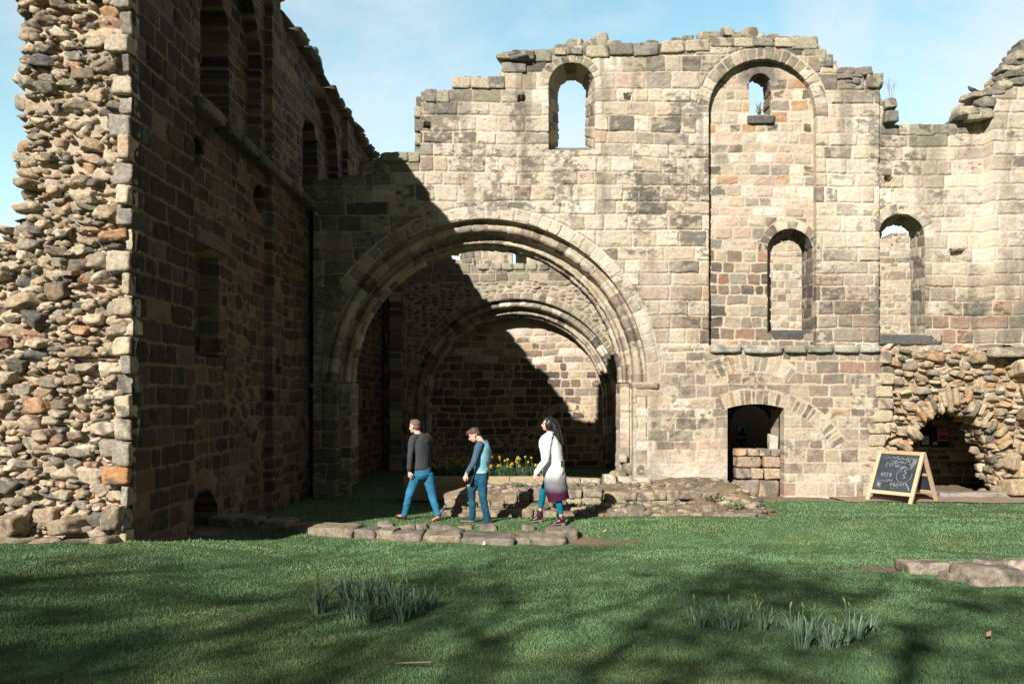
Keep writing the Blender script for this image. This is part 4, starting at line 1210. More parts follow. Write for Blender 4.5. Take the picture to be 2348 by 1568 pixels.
def loft(bag, pts, rad, side=(1, 0, 0), n=18, sub=4, cap=0.5, col=(0.5, 0.5, 0.5)):
    """tube of ellipses through pts; rad: (along side, across) or single numbers"""
    P = np.array([np.asarray(p, float) for p in pts]); R = np.array([(r, r) if np.isscalar(r) else r for r in rad], float)
    m = len(P)
    def cat(A):
        out = []
        for i in range(m - 1):
            p0 = A[max(i - 1, 0)]; p1 = A[i]; p2 = A[i + 1]; p3 = A[min(i + 2, m - 1)]
            for k in range(sub):
                t = k / sub
                out.append(0.5 * ((2 * p1) + (-p0 + p2) * t + (2 * p0 - 5 * p1 + 4 * p2 - p3) * t * t + (-p0 + 3 * p1 - 3 * p2 + p3) * t ** 3))
        out.append(A[-1]); return np.array(out)
    P = cat(P); R = np.maximum(cat(R), 0.002)
    T = np.gradient(P, axis=0); T /= np.linalg.norm(T, axis=1, keepdims=True) + 1e-9
    if cap:
        P = np.concatenate([P[:1] - T[:1] * R[:1].mean() * cap, P[:1] - T[:1] * R[:1].mean() * cap * 0.7, P, P[-1:] + T[-1:] * R[-1:].mean() * cap * 0.7, P[-1:] + T[-1:] * R[-1:].mean() * cap])
        R = np.concatenate([R[:1] * 0.25, R[:1] * 0.72, R, R[-1:] * 0.72, R[-1:] * 0.25])
        T = np.concatenate([T[:1], T[:1], T, T[-1:], T[-1:]])
    s = np.asarray(side, float)
    A = s[None] - T * (T @ s)[:, None]; A /= np.linalg.norm(A, axis=1, keepdims=True) + 1e-9
    B = np.cross(T, A)
    th = np.linspace(0, 2 * np.pi, n, endpoint=False)
    V = P[:, None] + A[:, None] * (R[:, 0, None] * np.cos(th))[..., None] + B[:, None] * (R[:, 1, None] * np.sin(th))[..., None]
    k = len(P)
    F = []
    for i in range(k - 1):
        for j in range(n):
            F.append((i * n + j, i * n + (j + 1) % n, (i + 1) * n + (j + 1) % n, (i + 1) * n + j))
    V = np.concatenate([V.reshape(-1, 3), P[:1], P[-1:]])
    tri = [((j + 1) % n, j, k * n) for j in range(n)] + [((k - 1) * n + j, (k - 1) * n + (j + 1) % n, k * n + 1) for j in range(n)]
    bag.add(V, [np.array(F), np.array(tri)], col)

def ball(bag, c, r, axes=None, col=(0.5, 0.5, 0.5), sub=3):
    D, F = ICO[sub]
    A = np.eye(3) if axes is None else np.array(axes)
    bag.add((D * np.asarray(r)) @ A + np.asarray(c, float), F, col)

def remesh(bag, voxel, it=4, fac=0.5):
    me = bag.mesh('tmp', False)
    o = bpy.data.objects.new('tmp', me); COL.objects.link(o)
    r = o.modifiers.new('r', 'REMESH'); r.mode = 'VOXEL'; r.voxel_size = voxel
    s = o.modifiers.new('s', 'SMOOTH'); s.iterations = it; s.factor = fac
    dg = bpy.context.evaluated_depsgraph_get()
    m2 = bpy.data.meshes.new_from_object(o.evaluated_get(dg))
    bpy.data.objects.remove(o); bpy.data.meshes.remove(me)
    n = len(m2.vertices)
    V = np.empty(n * 3, np.float32); m2.vertices.foreach_get('co', V); V = V.reshape(-1, 3).astype(float)
    N = np.empty(n * 3, np.float32); m2.vertices.foreach_get('normal', N); N = N.reshape(-1, 3).astype(float)
    L = len(m2.loops); idx = np.empty(L, np.int32); m2.loops.foreach_get('vertex_index', idx)
    cnt = np.empty(len(m2.polygons), np.int32); m2.polygons.foreach_get('loop_total', cnt)
    F = []
    st = np.concatenate([[0], np.cumsum(cnt)[:-1]])
    for k in (3, 4):
        m = cnt == k
        if m.any(): F.append(idx[st[m][:, None] + np.arange(k)[None]])
    bpy.data.meshes.remove(m2)
    return V, N, F

def cloth(name, bag, voxel, colf, mat, parent, folds=0.006, fs=(9, 9, 22), it=4, seed=1, label=None):
    V, N, F = remesh(bag, voxel, it)
    f = fbm(V[:, 0] * fs[0] + V[:, 1] * 5 + 0.8 * np.sin(V[:, 2] * 11), V[:, 2] * fs[2] + V[:, 0] * 6, seed, 3)
    V2 = V + N * (folds * f)[:, None]
    return link(name, npmesh(name, V2, F, colf(V)), mat, parent, world=False, label=label), V2

M_CLOTH = vc_mat('cloth', rough=0.9, nscale=60, namp=0.14, bump=0.35, bdist=0.004, bscale=180, spec=0.15)
M_DENIM = vc_mat('denim', rough=0.85, nscale=45, namp=0.2, bump=0.35, bdist=0.004, bscale=120, spec=0.15)
M_SKIN = flat_mat('skin', (0.56, 0.34, 0.26), rough=0.55, var=0.08, scale=40, spec=0.35)
M_HAIR_BROWN = flat_mat('brown_hair', (0.085, 0.05, 0.032), rough=0.6, var=0.45, scale=70, stretch=(1, 1, 0.3), bump=0.5)
M_HAIR_FAIR = flat_mat('short_brown_hair', (0.13, 0.08, 0.055), rough=0.65, var=0.4, scale=90, bump=0.5)
M_HAIR_BLACK = flat_mat('dark_hair', (0.011, 0.009, 0.010), rough=0.42, var=0.5, scale=60, stretch=(1, 1, 0.12), bump=0.6, spec=0.5)
M_TAN_LEATHER = flat_mat('brown_leather', (0.20, 0.062, 0.03), rough=0.32, var=0.35, scale=14, spec=0.5)
M_WINE_LEATHER = flat_mat('burgundy_leather', (0.045, 0.012, 0.020), rough=0.32, var=0.3, scale=14, spec=0.5)
M_NAVY = flat_mat('navy_canvas', (0.022, 0.038, 0.055), rough=0.85, var=0.2, scale=60)
M_SOLE = flat_mat('shoe_sole', (0.30, 0.20, 0.16), rough=0.8, var=0.2, scale=40)
M_EYE = flat_mat('eye', (0.02, 0.015, 0.012), rough=0.2, var=0.1, spec=0.5)

def nrm(v):
    v = np.asarray(v, float); return v / np.linalg.norm(v)

def head(bag, c, f, up=(0, 0, 1), s=1.0):
    """head of one piece: cranium, face, nose, lips, chin, ears, brow; returns axes"""
    f = nrm(f); u = nrm(np.asarray(up) - f * np.dot(up, f)); l = np.cross(u, f)
    A = np.array([f, l, u])
    def P(a, b, d): return np.asarray(c) + s * (a * f + b * l + d * u)
    ball(bag, P(-0.012, 0, 0.028), np.array((0.097, 0.077, 0.093)) * s, A)
    ball(bag, P(0.028, 0, -0.035), np.array((0.066, 0.060, 0.080)) * s, A)
    ball(bag, P(0.050, 0, -0.082), np.array((0.036, 0.040, 0.034)) * s, A)      # jaw, chin
    ball(bag, P(0.072, 0, 0.020), np.array((0.022, 0.046, 0.016)) * s, A)       # brow
    loft(bag, [P(0.086, 0, 0.012), P(0.098, 0, -0.012), P(0.112, 0, -0.030), P(0.092, 0, -0.040)], [0.008 * s, 0.010 * s, 0.014 * s, 0.011 * s], l, 10, 2)
    ball(bag, P(0.088, 0, -0.060), np.array((0.010, 0.022, 0.007)) * s, A)
    ball(bag, P(0.086, 0, -0.072), np.array((0.010, 0.019, 0.007)) * s, A)
    for sd in (1, -1):
        ball(bag, P(-0.005, sd * 0.079, -0.012), np.array((0.019, 0.008, 0.031)) * s, A)
        ball(bag, P(0.058, sd * 0.036, -0.030), np.array((0.025, 0.020, 0.022)) * s, A)   # cheek
    return A, P

def hand(bag, w, d, back, thumb_side, curl=0.5, s=1.0):
    """w wrist, d pointing to the fingers, back = direction the back of the hand faces, thumb_side = +1/-1 along cross(back, d)"""
    d = nrm(d); b = nrm(np.asarray(back) - d * np.dot(back, d)); t = np.cross(b, d) * thumb_side
    w = np.asarray(w, float)
    def P(a, o, e): return w + s * (a * d + o * t + e * b)
    loft(bag, [P(-0.03, 0, 0), P(0.0, 0, 0), P(0.04, 0.002, 0), P(0.085, 0.004, 0)], [(0.026 * s, 0.022 * s), (0.028 * s, 0.019 * s), (0.037 * s, 0.016 * s), (0.040 * s, 0.013 * s)], t, 12, 2)
    for i, (o, L) in enumerate(((0.030, 0.072), (0.010, 0.082), (-0.010, 0.076), (-0.029, 0.060))):
        c1 = curl * (0.6 + 0.12 * i); c2 = c1 + curl * 0.9; c3 = c2 + curl * 0.5
        p0 = P(0.078, o * 1.02, 0)
        q1 = p0 + s * L * 0.46 * (d * math.cos(c1) - b * math.sin(c1))
        q2 = q1 + s * L * 0.32 * (d * math.cos(c2) - b * math.sin(c2))
        q3 = q2 + s * L * 0.22 * (d * math.cos(c3) - b * math.sin(c3))
        loft(bag, [p0, q1, q2, q3], [0.0098 * s, 0.0092 * s, 0.0085 * s, 0.0070 * s], t, 8, 2)
    p0 = P(0.022, 0.026, -0.004); p1 = P(0.050, 0.050, -0.014); p2 = P(0.078, 0.056, -0.024); p3 = P(0.098, 0.050, -0.034)
    loft(bag, [p0, p1, p2, p3], [0.014 * s, 0.0115 * s, 0.010 * s, 0.0075 * s], b, 8, 2)

def shoe(bag, heel, toe, up, ankle, w=0.046, hh=0.075):
    """a low shoe: heel and toe are points on the sole"""
    heel = np.asarray(heel, float); toe = np.asarray(toe, float); a = nrm(toe - heel); u = nrm(np.asarray(up) - a * np.dot(up, a)); sd = np.cross(a, u)
    L = np.linalg.norm(toe - heel)
    pts = [heel + a * L * t + u * h for t, h in ((0.04, 0.040), (0.22, 0.046), (0.45, 0.040), (0.70, 0.030), (0.90, 0.024), (0.99, 0.018))]
    rad = [(w * 0.66, 0.038), (w * 0.80, 0.044), (w * 0.80, 0.038), (w * 1.0, 0.029), (w * 0.85, 0.023), (w * 0.45, 0.014)]
    loft(bag, pts, rad, sd, 14, 3)
    loft(bag, [heel + a * L * 0.2 + u * 0.05, np.asarray(ankle, float)], [(w * 0.78, 0.05), (0.045, 0.048)], sd, 14, 2)

def sole(name, heel, toe, up, mat, parent, w=0.046, th=0.02, heel_h=0.0):
    heel = np.asarray(heel, float); toe = np.asarray(toe, float); a = nrm(toe - heel); u = nrm(np.asarray(up) - a * np.dot(up, a)); sd = np.cross(a, u); L = np.linalg.norm(toe - heel)
    n = 14; top = []; bot = []
    prof = [(0.0, 0.30), (0.04, 0.62), (0.2, 0.80), (0.45, 0.76), (0.7, 1.0), (0.9, 0.82), (0.98, 0.5), (1.01, 0.2)]
    o = [(t, r) for t, r in prof] + [(t, -r) for t, r in prof[::-1]]
    V = [heel + a * L * t + sd * w * r + u * th for t, r in o] + [heel + a * L * t + sd * w * r - u * 0.002 for t, r in o]
    k = len(o)
    b = Bag()
    b.add(np.array(V), [np.array([(i, (i + 1) % k, k + (i + 1) % k, k + i) for i in range(k)]), np.array([list(range(k))]), ])
    b.add(np.array(V[k:]), np.array([list(range(k))[::-1]]))
    if heel_h:
        for t0, t1 in ((0.0, 0.26),):
            q = [heel + a * L * t + sd * w * r for t, r in ((t0, 0.55), (t1, 0.7), (t1, -0.7), (t0, -0.55))]
            V = [p + u * 0.004 for p in q] + [p - u * heel_h for p in q]
            b.add(np.array(V), np.array([(0, 1, 5, 4), (1, 2, 6, 5), (2, 3, 7, 6), (3, 0, 4, 7), (4, 5, 6, 7)]))
    return b.build(name, mat, parent, smooth=False, world=False)

def eyes(P, parent, c, s=1.0):
    for sd in (1, -1):
        b = Bag(); ball(b, P(0.078, sd * 0.031, 0.002), 0.0105 * s, None, sub=2)
        b.build('eye', M_EYE, parent, world=False)

def person_at(x, y, scale, label):
    Y = FPX / scale
    X = (x - PX) / scale
    z = float(ground(X, Y))
    return empty('person', (X, Y, z), label, 'person', 'people walking past the great arch')

# ---- the man
def man():
    o = person_at(866 + 0.1823 * 560, 1190, 131.0, 'man in charcoal jumper, blue jeans and brown shoes striding ahead of the others')
    k = 1.392e-3
    P = lambda x, y, d=0.0: np.array(((x - 560) * k, d, (1372 - y) * k))
    f = nrm((-0.72, 0.69, 0)); l = np.array((-f[1], f[0], 0)); l = nrm(l)
    b = Bag()
    hc = P(466, 192)
    A, HP = head(b, hc, (-0.86, 0.50, -0.08), s=1.0)
    loft(b, [P(478, 225), P(500, 270), P(520, 320)], [(0.055, 0.058), (0.056, 0.058), (0.075, 0.065)], l, 16, 3)
    sh = P(542, 335)
    loft(b, [P(562, 800), P(560, 700), P(548, 480), sh], [(0.13, 0.09), (0.13, 0.085), (0.16, 0.10), (0.15, 0.07)], l)
    Ls = sh + l * 0.185; Le = P(428, 565, -0.20); Lw = P(414, 748, -0.17)
    Rs = sh - l * 0.185; Re = P(655, 560, 0.20); Rw = P(610, 730, 0.30)
    for s_, e_, w_ in ((Ls, Le, Lw), (Rs, Re, Rw)):
        loft(b, [s_, (s_ + e_) / 2, e_, (e_ + w_) / 2, w_], [0.045, 0.042, 0.036, 0.034, 0.025], l, 12)
    hand(b, Lw, P(424, 850, -0.17) - Lw, (-0.6, -0.75, 0.1), 1, 0.55)
    hand(b, Rw, np.array((-0.3, 0.4, -1)), (0.6, 0.7, 0.1), -1, 0.5)
    Lh = P(520, 800) + l * 0.04; Lk = P(402, 1050, -0.02); La = P(338, 1300, 0.02)
    Rh = P(612, 805) - l * 0.04; Rk = P(688, 1075, 0.02); Ra = P(768, 1292, -0.12)
    for h_, k_, a_ in ((Lh, Lk, La), (Rh, Rk, Ra)):
        loft(b, [h_, (h_ + k_) / 2, k_, (k_ * 0.6 + a_ * 0.4), a_], [0.07, 0.064, 0.048, 0.046, 0.034], l, 12)
    V, N, F = remesh(b, 0.0055, 3)
    link('body', npmesh('body', V, F), M_SKIN, o, world=False)
    eyes(HP, o, hc)
    # hair
    b = Bag()
    ball(b, HP(-0.022, 0, 0.040), (0.094, 0.081, 0.088), A)
    ball(b, HP(-0.050, 0, -0.010), (0.060, 0.070, 0.070), A)
    ball(b, HP(0.030, 0, 0.092), (0.055, 0.056, 0.034), A)
    cloth('hair', b, 0.006, lambda V: (0.1, 0.06, 0.04), M_HAIR_FAIR, o, 0.004, (40, 40, 40), 2)
    # jumper
    b = Bag()
    loft(b, [P(566, 745), P(564, 700), P(556, 600), P(548, 480), P(544, 395), P(541, 345), P(532, 315), P(520, 290)], [(0.172, 0.122), (0.168, 0.120), (0.172, 0.122), (0.192, 0.130), (0.200, 0.122), (0.180, 0.105), (0.115, 0.085), (0.068, 0.066)], l, 22, cap=0.15)
    for s_, e_, w_ in ((Ls, Le, Lw), (Rs, Re, Rw)):
        w2 = w_ + (e_ - w_) * 0.02
        loft(b, [s_ + (sh - s_) * 0.75 + np.array((0, 0, 0.012)), s_ + (sh - s_) * 0.22 + np.array((0, 0, 0.004)), s_ + np.array((0, 0, -0.05)), (s_ + e_) / 2, e_, (e_ + w2) / 2, w2], [0.060, 0.070, 0.070, 0.061, 0.055, 0.050, 0.038], l, 14, cap=0.2)
    cloth('jumper', b, 0.008, lambda V: np.array((0.046, 0.048, 0.054)) * (1 - 0.25 * ((V[:, 2] < 0.93) * 1.0))[:, None], M_CLOTH, o, 0.011, (6, 6, 11), seed=3, it=14)
    # jeans
    b = Bag()
    loft(b, [P(566, 715), P(566, 745), P(566, 800), P(564, 845)], [(0.165, 0.118), (0.168, 0.122), (0.172, 0.132), (0.14, 0.115)], l, 22, cap=0.15)
    for h_, k_, a_ in ((Lh, Lk, La), (Rh, Rk, Ra)):
        h2 = h_ + np.array((0, 0, 0.02))
        loft(b, [h2, h_ * 0.62 + k_ * 0.38, k_, k_ * 0.55 + a_ * 0.45, a_ + (k_ - a_) * -0.06], [0.098, 0.092, 0.072, 0.066, 0.058], l, 16, cap=0.15)
    def jc(V):
        n = fbm(V[:, 0] * 6, V[:, 2] * 6, 8, 3)
        w = sm((0.22 + 0.5 * n)) * 0.5 * sm((V[:, 2] - 0.15) / 0.3)
        return np.array((0.022, 0.135, 0.235))[None] * (1 + 0.25 * n)[:, None] * (1 - w[:, None]) + np.array((0.07, 0.24, 0.35))[None] * w[:, None]
    cloth('jeans', b, 0.008, jc, M_DENIM, o, 0.012, (9, 9, 14), seed=5)
    # shoes
    up = (0, 0, 1)
    h1, t1 = P(356, 1362, 0.03), P(214, 1336, 0.08)
    h2, t2 = P(806, 1348, -0.14), P(668, 1386, -0.12)
    for h_, t_, a_ in ((h1, t1, La), (h2, t2, Ra)):
        b = Bag(); shoe(b, h_, t_, up, a_ + np.array((0, 0, -0.02)))
        V, N, F = remesh(b, 0.006, 3)
        s_ = link('shoe', npmesh('shoe', V, F), M_TAN_LEATHER, o, world=False)
        sole('sole', h_, t_, up, M_HAIR_BLACK, s_, th=0.016, heel_h=0.012)
man()

# ---- the boy
def boy():
    o = person_at(866 + 0.1823 * 1290, 1197, 134.5, 'boy with bowed head in a light blue jumper with dark sleeves and jeans')
    k = 1.3554e-3
    P = lambda x, y, d=0.0: np.array(((x - 1290) * k, d, (1408 - y) * k))
    f = nrm((-0.95, 0.30, 0)); l = nrm((-f[1], f[0], 0))
    b = Bag()
    hc = P(1214, 292)
    A, HP = head(b, hc, (-0.86, 0.05, -0.48), s=0.98)
    loft(b, [P(1240, 312), P(1285, 352), P(1312, 410)], [(0.05, 0.055), (0.052, 0.054), (0.07, 0.062)], l, 16, 3)
    sh = P(1318, 425)
    loft(b, [P(1302, 820), P(1306, 740), P(1330, 560), sh], [(0.12, 0.085), (0.12, 0.085), (0.14, 0.09), (0.13, 0.065)], l)
    Ls = sh + l * 0.165; Le = P(1218, 622, -0.22); Lw = P(1126, 772, -0.20)
    Rs = sh - l * 0.165; Re = P(1330, 640, 0.22); Rw = P(1250, 780, 0.24)
    for s_, e_, w_ in ((Ls, Le, Lw), (Rs, Re, Rw)):
        loft(b, [s_, (s_ + e_) / 2, e_, (e_ + w_) / 2, w_], [0.042, 0.038, 0.033, 0.031, 0.023], l, 12)
    hand(b, Lw, P(1090, 850, -0.20) - Lw, (-0.5, -0.8, 0.3), 1, 0.6, 0.95)
    hand(b, Rw, np.array((-0.4, 0.2, -1)), (0.3, 0.9, 0.1), -1, 0.5, 0.95)
    Fh = P(1272, 815, 0.06); Fk = P(1180, 1000, 0.08); Fa = P(1190, 1330, 0.10)
    Nh = P(1318, 815, -0.07); Nk = P(1330, 1080, -0.09); Na = P(1388, 1358, -0.08)
    for h_, k_, a_ in ((Fh, Fk, Fa), (Nh, Nk, Na)):
        loft(b, [h_, (h_ + k_) / 2, k_, (k_ * 0.6 + a_ * 0.4), a_], [0.065, 0.058, 0.046, 0.043, 0.032], l, 12)
    V, N, F = remesh(b, 0.0055, 3)
    link('body', npmesh('body', V, F), M_SKIN, o, world=False)
    eyes(HP, o, hc)
    b = Bag()
    ball(b, HP(-0.020, 0, 0.044), (0.094, 0.081, 0.084), A)
    ball(b, HP(-0.060, 0, 0.0), (0.050, 0.066, 0.060), A)
    ball(b, HP(0.050, 0, 0.082), (0.058, 0.058, 0.040), A)
    ball(b, HP(0.088, 0, 0.070), (0.030, 0.044, 0.024), A)
    cloth('hair', b, 0.006, lambda V: (0.1, 0.06, 0.04), M_HAIR_BROWN, o, 0.007, (40, 40, 40), 2)
    b = Bag()
    loft(b, [P(1304, 768), P(1305, 740), P(1316, 650), P(1332, 545), P(1332, 470), P(1322, 425), P(1306, 384)], [(0.150, 0.128), (0.145, 0.125), (0.150, 0.118), (0.165, 0.118), (0.165, 0.108), (0.14, 0.09), (0.066, 0.064)], l, 22, cap=0.15)
    def bc(V):
        hem = (V[:, 2] < 0.905) * 1.0
        c = np.array((0.175, 0.37, 0.45))[None] * (1 - hem)[:, None] + np.array((0.40, 0.46, 0.50))[None] * hem[:, None]
        return c
    cloth('jumper', b, 0.008, bc, M_CLOTH, o, 0.016, (6, 6, 11), seed=13)
    for s_, e_, w_ in ((Ls, Le, Lw), (Rs, Re, Rw)):
        b = Bag()
        loft(b, [s_ + (sh - s_) * 0.30 + np.array((0, 0, 0.012)), s_, (s_ + e_) / 2, e_, (e_ + w_) / 2, w_], [0.078, 0.070, 0.058, 0.052, 0.046, 0.036], l, 14, cap=0.25)
        cu = w_
        cloth('sleeve', b, 0.007, lambda V: np.where((np.linalg.norm(V - cu, axis=1) < 0.045)[:, None], np.array((0.36, 0.42, 0.47)), np.array((0.055, 0.095, 0.14))), M_CLOTH, o, 0.008, (9, 9, 18), seed=14)
    b = Bag()
    loft(b, [P(1304, 755), P(1304, 790), P(1302, 840), P(1298, 875)], [(0.145, 0.124), (0.148, 0.125), (0.150, 0.122), (0.12, 0.10)], l, 22, cap=0.15)
    for h_, k_, a_ in ((Fh, Fk, Fa), (Nh, Nk, Na)):
        loft(b, [h_ + np.array((0, 0, 0.02)), h_ * 0.6 + k_ * 0.4, k_, k_ * 0.55 + a_ * 0.45, a_ + (k_ - a_) * -0.05], [0.090, 0.084, 0.069, 0.062, 0.056], l, 16, cap=0.15)
    def jc(V):
        n = fbm(V[:, 0] * 6, V[:, 2] * 6, 18, 3)
        w = sm((n + 0.1) / 0.5) * 0.35
        return np.array((0.010, 0.060, 0.105))[None] * (1 + 0.3 * n)[:, None] * (1 - w[:, None]) + np.array((0.035, 0.12, 0.18))[None] * w[:, None]
    cloth('jeans', b, 0.008, jc, M_DENIM, o, 0.012, (9, 9, 14), seed=15)
    up = (0, 0, 1)
    h1, t1 = P(1212, 1392, 0.10), P(1036, 1388, 0.13)
    h2, t2 = P(1436, 1411, -0.09), P(1246, 1413, -0.07)
    for h_, t_, a_ in ((h1, t1, Fa), (h2, t2, Na)):
        b = Bag(); shoe(b, h_, t_, up, a_ + np.array((0, 0, -0.01)))
        V, N, F = remesh(b, 0.006, 3)
        s_ = link('shoe', npmesh('shoe', V, F), M_NAVY, o, world=False)
        sole('sole', h_, t_, up, M_SOLE, s_, th=0.022)
boy()

# ---- the woman
def woman():
    o = person_at(1176 + 0.18757 * 470, 1199, 136.0, 'woman with long dark hair in a long white, grey and burgundy coat')
    k = 1.379e-3
    P = lambda x, y, d=0.0: np.array(((x - 470) * k, d, (1440 - y) * k))
    f = nrm((-0.97, 0.22, 0)); l = nrm((-f[1], f[0], 0))
    b = Bag()
    hc = P(432, 214)
    A, HP = head(b, hc, (-0.97, 0.10, 0.06), s=0.96)
    loft(b, [P(440, 250), P(450, 300), P(458, 345)], [(0.046, 0.050), (0.046, 0.050), (0.06, 0.06)], l, 16, 3)
    sh = P(452, 372)
    loft(b, [P(500, 850), P(480, 680), P(462, 500), sh], [(0.14, 0.11), (0.12, 0.095), (0.14, 0.11), (0.13, 0.07)], l)
    Ls = sh + l * 0.165; Le = P(392, 640, -0.25); Lw = P(280, 800, -0.22)
    Rs = sh - l * 0.165; Re = P(440, 650, 0.22); Rw = P(400, 820, 0.2)
    for s_, e_, w_ in ((Ls, Le, Lw), (Rs, Re, Rw)):
        loft(b, [s_, (s_ + e_) / 2, e_, (e_ + w_) / 2, w_], [0.042, 0.038, 0.033, 0.030, 0.022], l, 12)
    hand(b, Lw, P(256, 850, -0.22) - Lw, (-0.5, -0.8, 0.3), 1, 0.75, 0.9)
    hand(b, Rw, np.array((-0.2, 0.1, -1)), (0.3, 0.9, 0.1), -1, 0.5, 0.9)
    Fh = P(470, 840, 0.08); Fk = P(372, 1060, 0.14); Fa = P(338, 1290, 0.20)
    Nh = P(520, 840, -0.07); Nk = P(555, 1125, -0.10); Na = P(586, 1330, -0.11)
    for h_, k_, a_ in ((Fh, Fk, Fa), (Nh, Nk, Na)):
        loft(b, [h_, (h_ + k_) / 2, k_, (k_ * 0.6 + a_ * 0.4), a_], [0.07, 0.062, 0.048, 0.046, 0.032], l, 12)
    V, N, F = remesh(b, 0.0055, 3)
    link('body', npmesh('body', V, F), M_SKIN, o, world=False)
    eyes(HP, o, hc, 0.9)
    b = Bag()
    ball(b, HP(-0.034, 0, 0.036), (0.092, 0.084, 0.090), A)
    ball(b, HP(0.020, 0, 0.085), (0.062, 0.066, 0.036), A)
    ball(b, HP(-0.022, 0.052, -0.005), (0.074, 0.050, 0.105), A)
    ball(b, HP(-0.022, -0.052, -0.005), (0.074, 0.050, 0.105), A)
    loft(b, [P(470, 190), P(512, 235), P(540, 310), P(572, 390), P(598, 455)], [(0.09, 0.08), (0.10, 0.082), (0.105, 0.07), (0.095, 0.055), (0.06, 0.028)], l, 18, cap=0.6)
    cloth('hair', b, 0.007, lambda V: (0.02, 0.02, 0.02), M_HAIR_BLACK, o, 0.008, (40, 40, 4), 2, seed=4)
    # coat
    b = Bag()
    secs = [(452, 338, 48, 0.075), (452, 368, 84, 0.165), (452, 420, 118, 0.20), (464, 510, 140, 0.205), (484, 650, 138, 0.190), (502, 800, 142, 0.195), (524, 960, 142, 0.205), (552, 1085, 138, 0.210), (562, 1136, 136, 0.214)]
    loft(b, [P(x, y) for x, y, r, a in secs], [(a, r * k / 0.97 - 0.012) for x, y, r, a in secs], l, 26, cap=0.06)
    for s_, e_, w_ in ((Ls, Le, Lw), (Rs, Re, Rw)):
        loft(b, [s_ + (sh - s_) * 0.35 + np.array((0, 0, 0.012)), s_, (s_ + e_) / 2, e_, (e_ + w_) / 2, w_ + (w_ - e_) * 0.04], [0.082, 0.078, 0.070, 0.062, 0.056, 0.050], l, 16, cap=0.2)
    # collar and lapel down the front edge
    loft(b, [P(492, 322, -0.05), P(452, 318, -0.10), P(400, 338, -0.09), P(362, 362, -0.05), P(330, 420, -0.02), P(326, 500, 0.0)], [0.022, 0.026, 0.024, 0.020, 0.018, 0.012], l, 10)
    def cc(V):
        z = V[:, 2] + 0.02 * fbm(V[:, 0] * 9, V[:, 2] * 14, 3, 3)
        y = 1440 - z / k
        w = np.array((0.70, 0.71, 0.70)); g = np.array((0.16, 0.165, 0.18)); m = np.array((0.055, 0.008, 0.030))
        t1 = sm((y - 745) / 190)[:, None]; t2 = sm((y - 950) / 110)[:, None]
        c = w * (1 - t1) + g * t1
        return c * (1 - t2) + m * t2
    coat, CV = cloth('coat', b, 0.009, cc, M_CLOTH, o, 0.010, (7, 7, 5), seed=23)
    def on_coat(x, y):
        p = P(x, y); d = np.hypot(CV[:, 0] - p[0], CV[:, 2] - p[2])
        q = CV[d < 0.016]
        return q[:, 1].min() if len(q) else 0.0
    # half belt tab with two buttons
    b = Bag(); xs = np.linspace(578, 628, 8); ys = (650, 724)
    rows = []
    for yy in ys:
        for xx in xs: rows.append(P(xx, yy, on_coat(xx, (ys[0] + ys[1]) / 2) - 0.004))
    R = np.array(rows); n = len(xs)
    b.add(np.concatenate([R, R + np.array((0, 0.02, 0))]), np.array([(i, i + 1, n + i + 1, n + i) for i in range(n - 1)] + [(i, i + 1, 2 * n + i + 1, 2 * n + i) for i in range(n - 1)] + [(n + i, n + i + 1, 3 * n + i + 1, 3 * n + i) for i in range(n - 1)] + [(0, n, 3 * n, 2 * n)]), (0.70, 0.71, 0.70))
    tab = b.build('back_tab', M_CLOTH, coat, smooth=False, world=False)
    for yy in (664, 708):
        b = Bag(); ball(b, P(588, yy, on_coat(588, 687) - 0.006), (0.013, 0.007, 0.013), None, (0.03, 0.025, 0.025), 2)
        b.build('button', M_CLOTH, tab, world=False)
    # leggings
    for h_, k_, a_ in ((Fh, Fk, Fa), (Nh, Nk, Na)):
        b = Bag()
        e_ = a_ + (k_ - a_) * 0.16
        loft(b, [h_, h_ * 0.6 + k_ * 0.4, k_, k_ * 0.6 + e_ * 0.4, e_], [0.092, 0.084, 0.062, 0.060, 0.043], l, 16, cap=0.1)
        cloth('legging', b, 0.008, lambda V: np.array((0.003, 0.125, 0.195))[None] * np.ones((len(V), 1)), M_CLOTH, o, 0.004, (8, 8, 20), seed=25)
    up = (0, 0, 1)
    z1 = 0.058 - 0.02; z2 = 0.038
    def boots(hx, tx, d, a_, base):
        h_ = P(hx, 1440, d) + np.array((0, 0, base + 0.045)); t_ = P(tx, 1440, d + 0.03) + np.array((0, 0, base + 0.012))
        b = Bag(); shoe(b, h_, t_, up, a_ + np.array((0, 0, -0.0)), 0.042)
        loft(b, [h_ + np.array((-0.045, 0, 0.05)), a_ + np.array((0, 0, 0.03))], [(0.043, 0.05), (0.046, 0.050)], l, 14, 2, cap=0.1)
        V, N, F = remesh(b, 0.006, 3)
        s_ = link('boot', npmesh('boot', V, F), M_WINE_LEATHER, o, world=False)
        sole('sole', h_, t_, up, M_SOLE, s_, w=0.042, th=0.014, heel_h=0.042)
    boots(360, 226, 0.20, Fa + np.array((0, 0, -0.03)), 0.0)
    boots(636, 462, -0.13, Na + np.array((0, 0, -0.03)), 0.0)
woman()
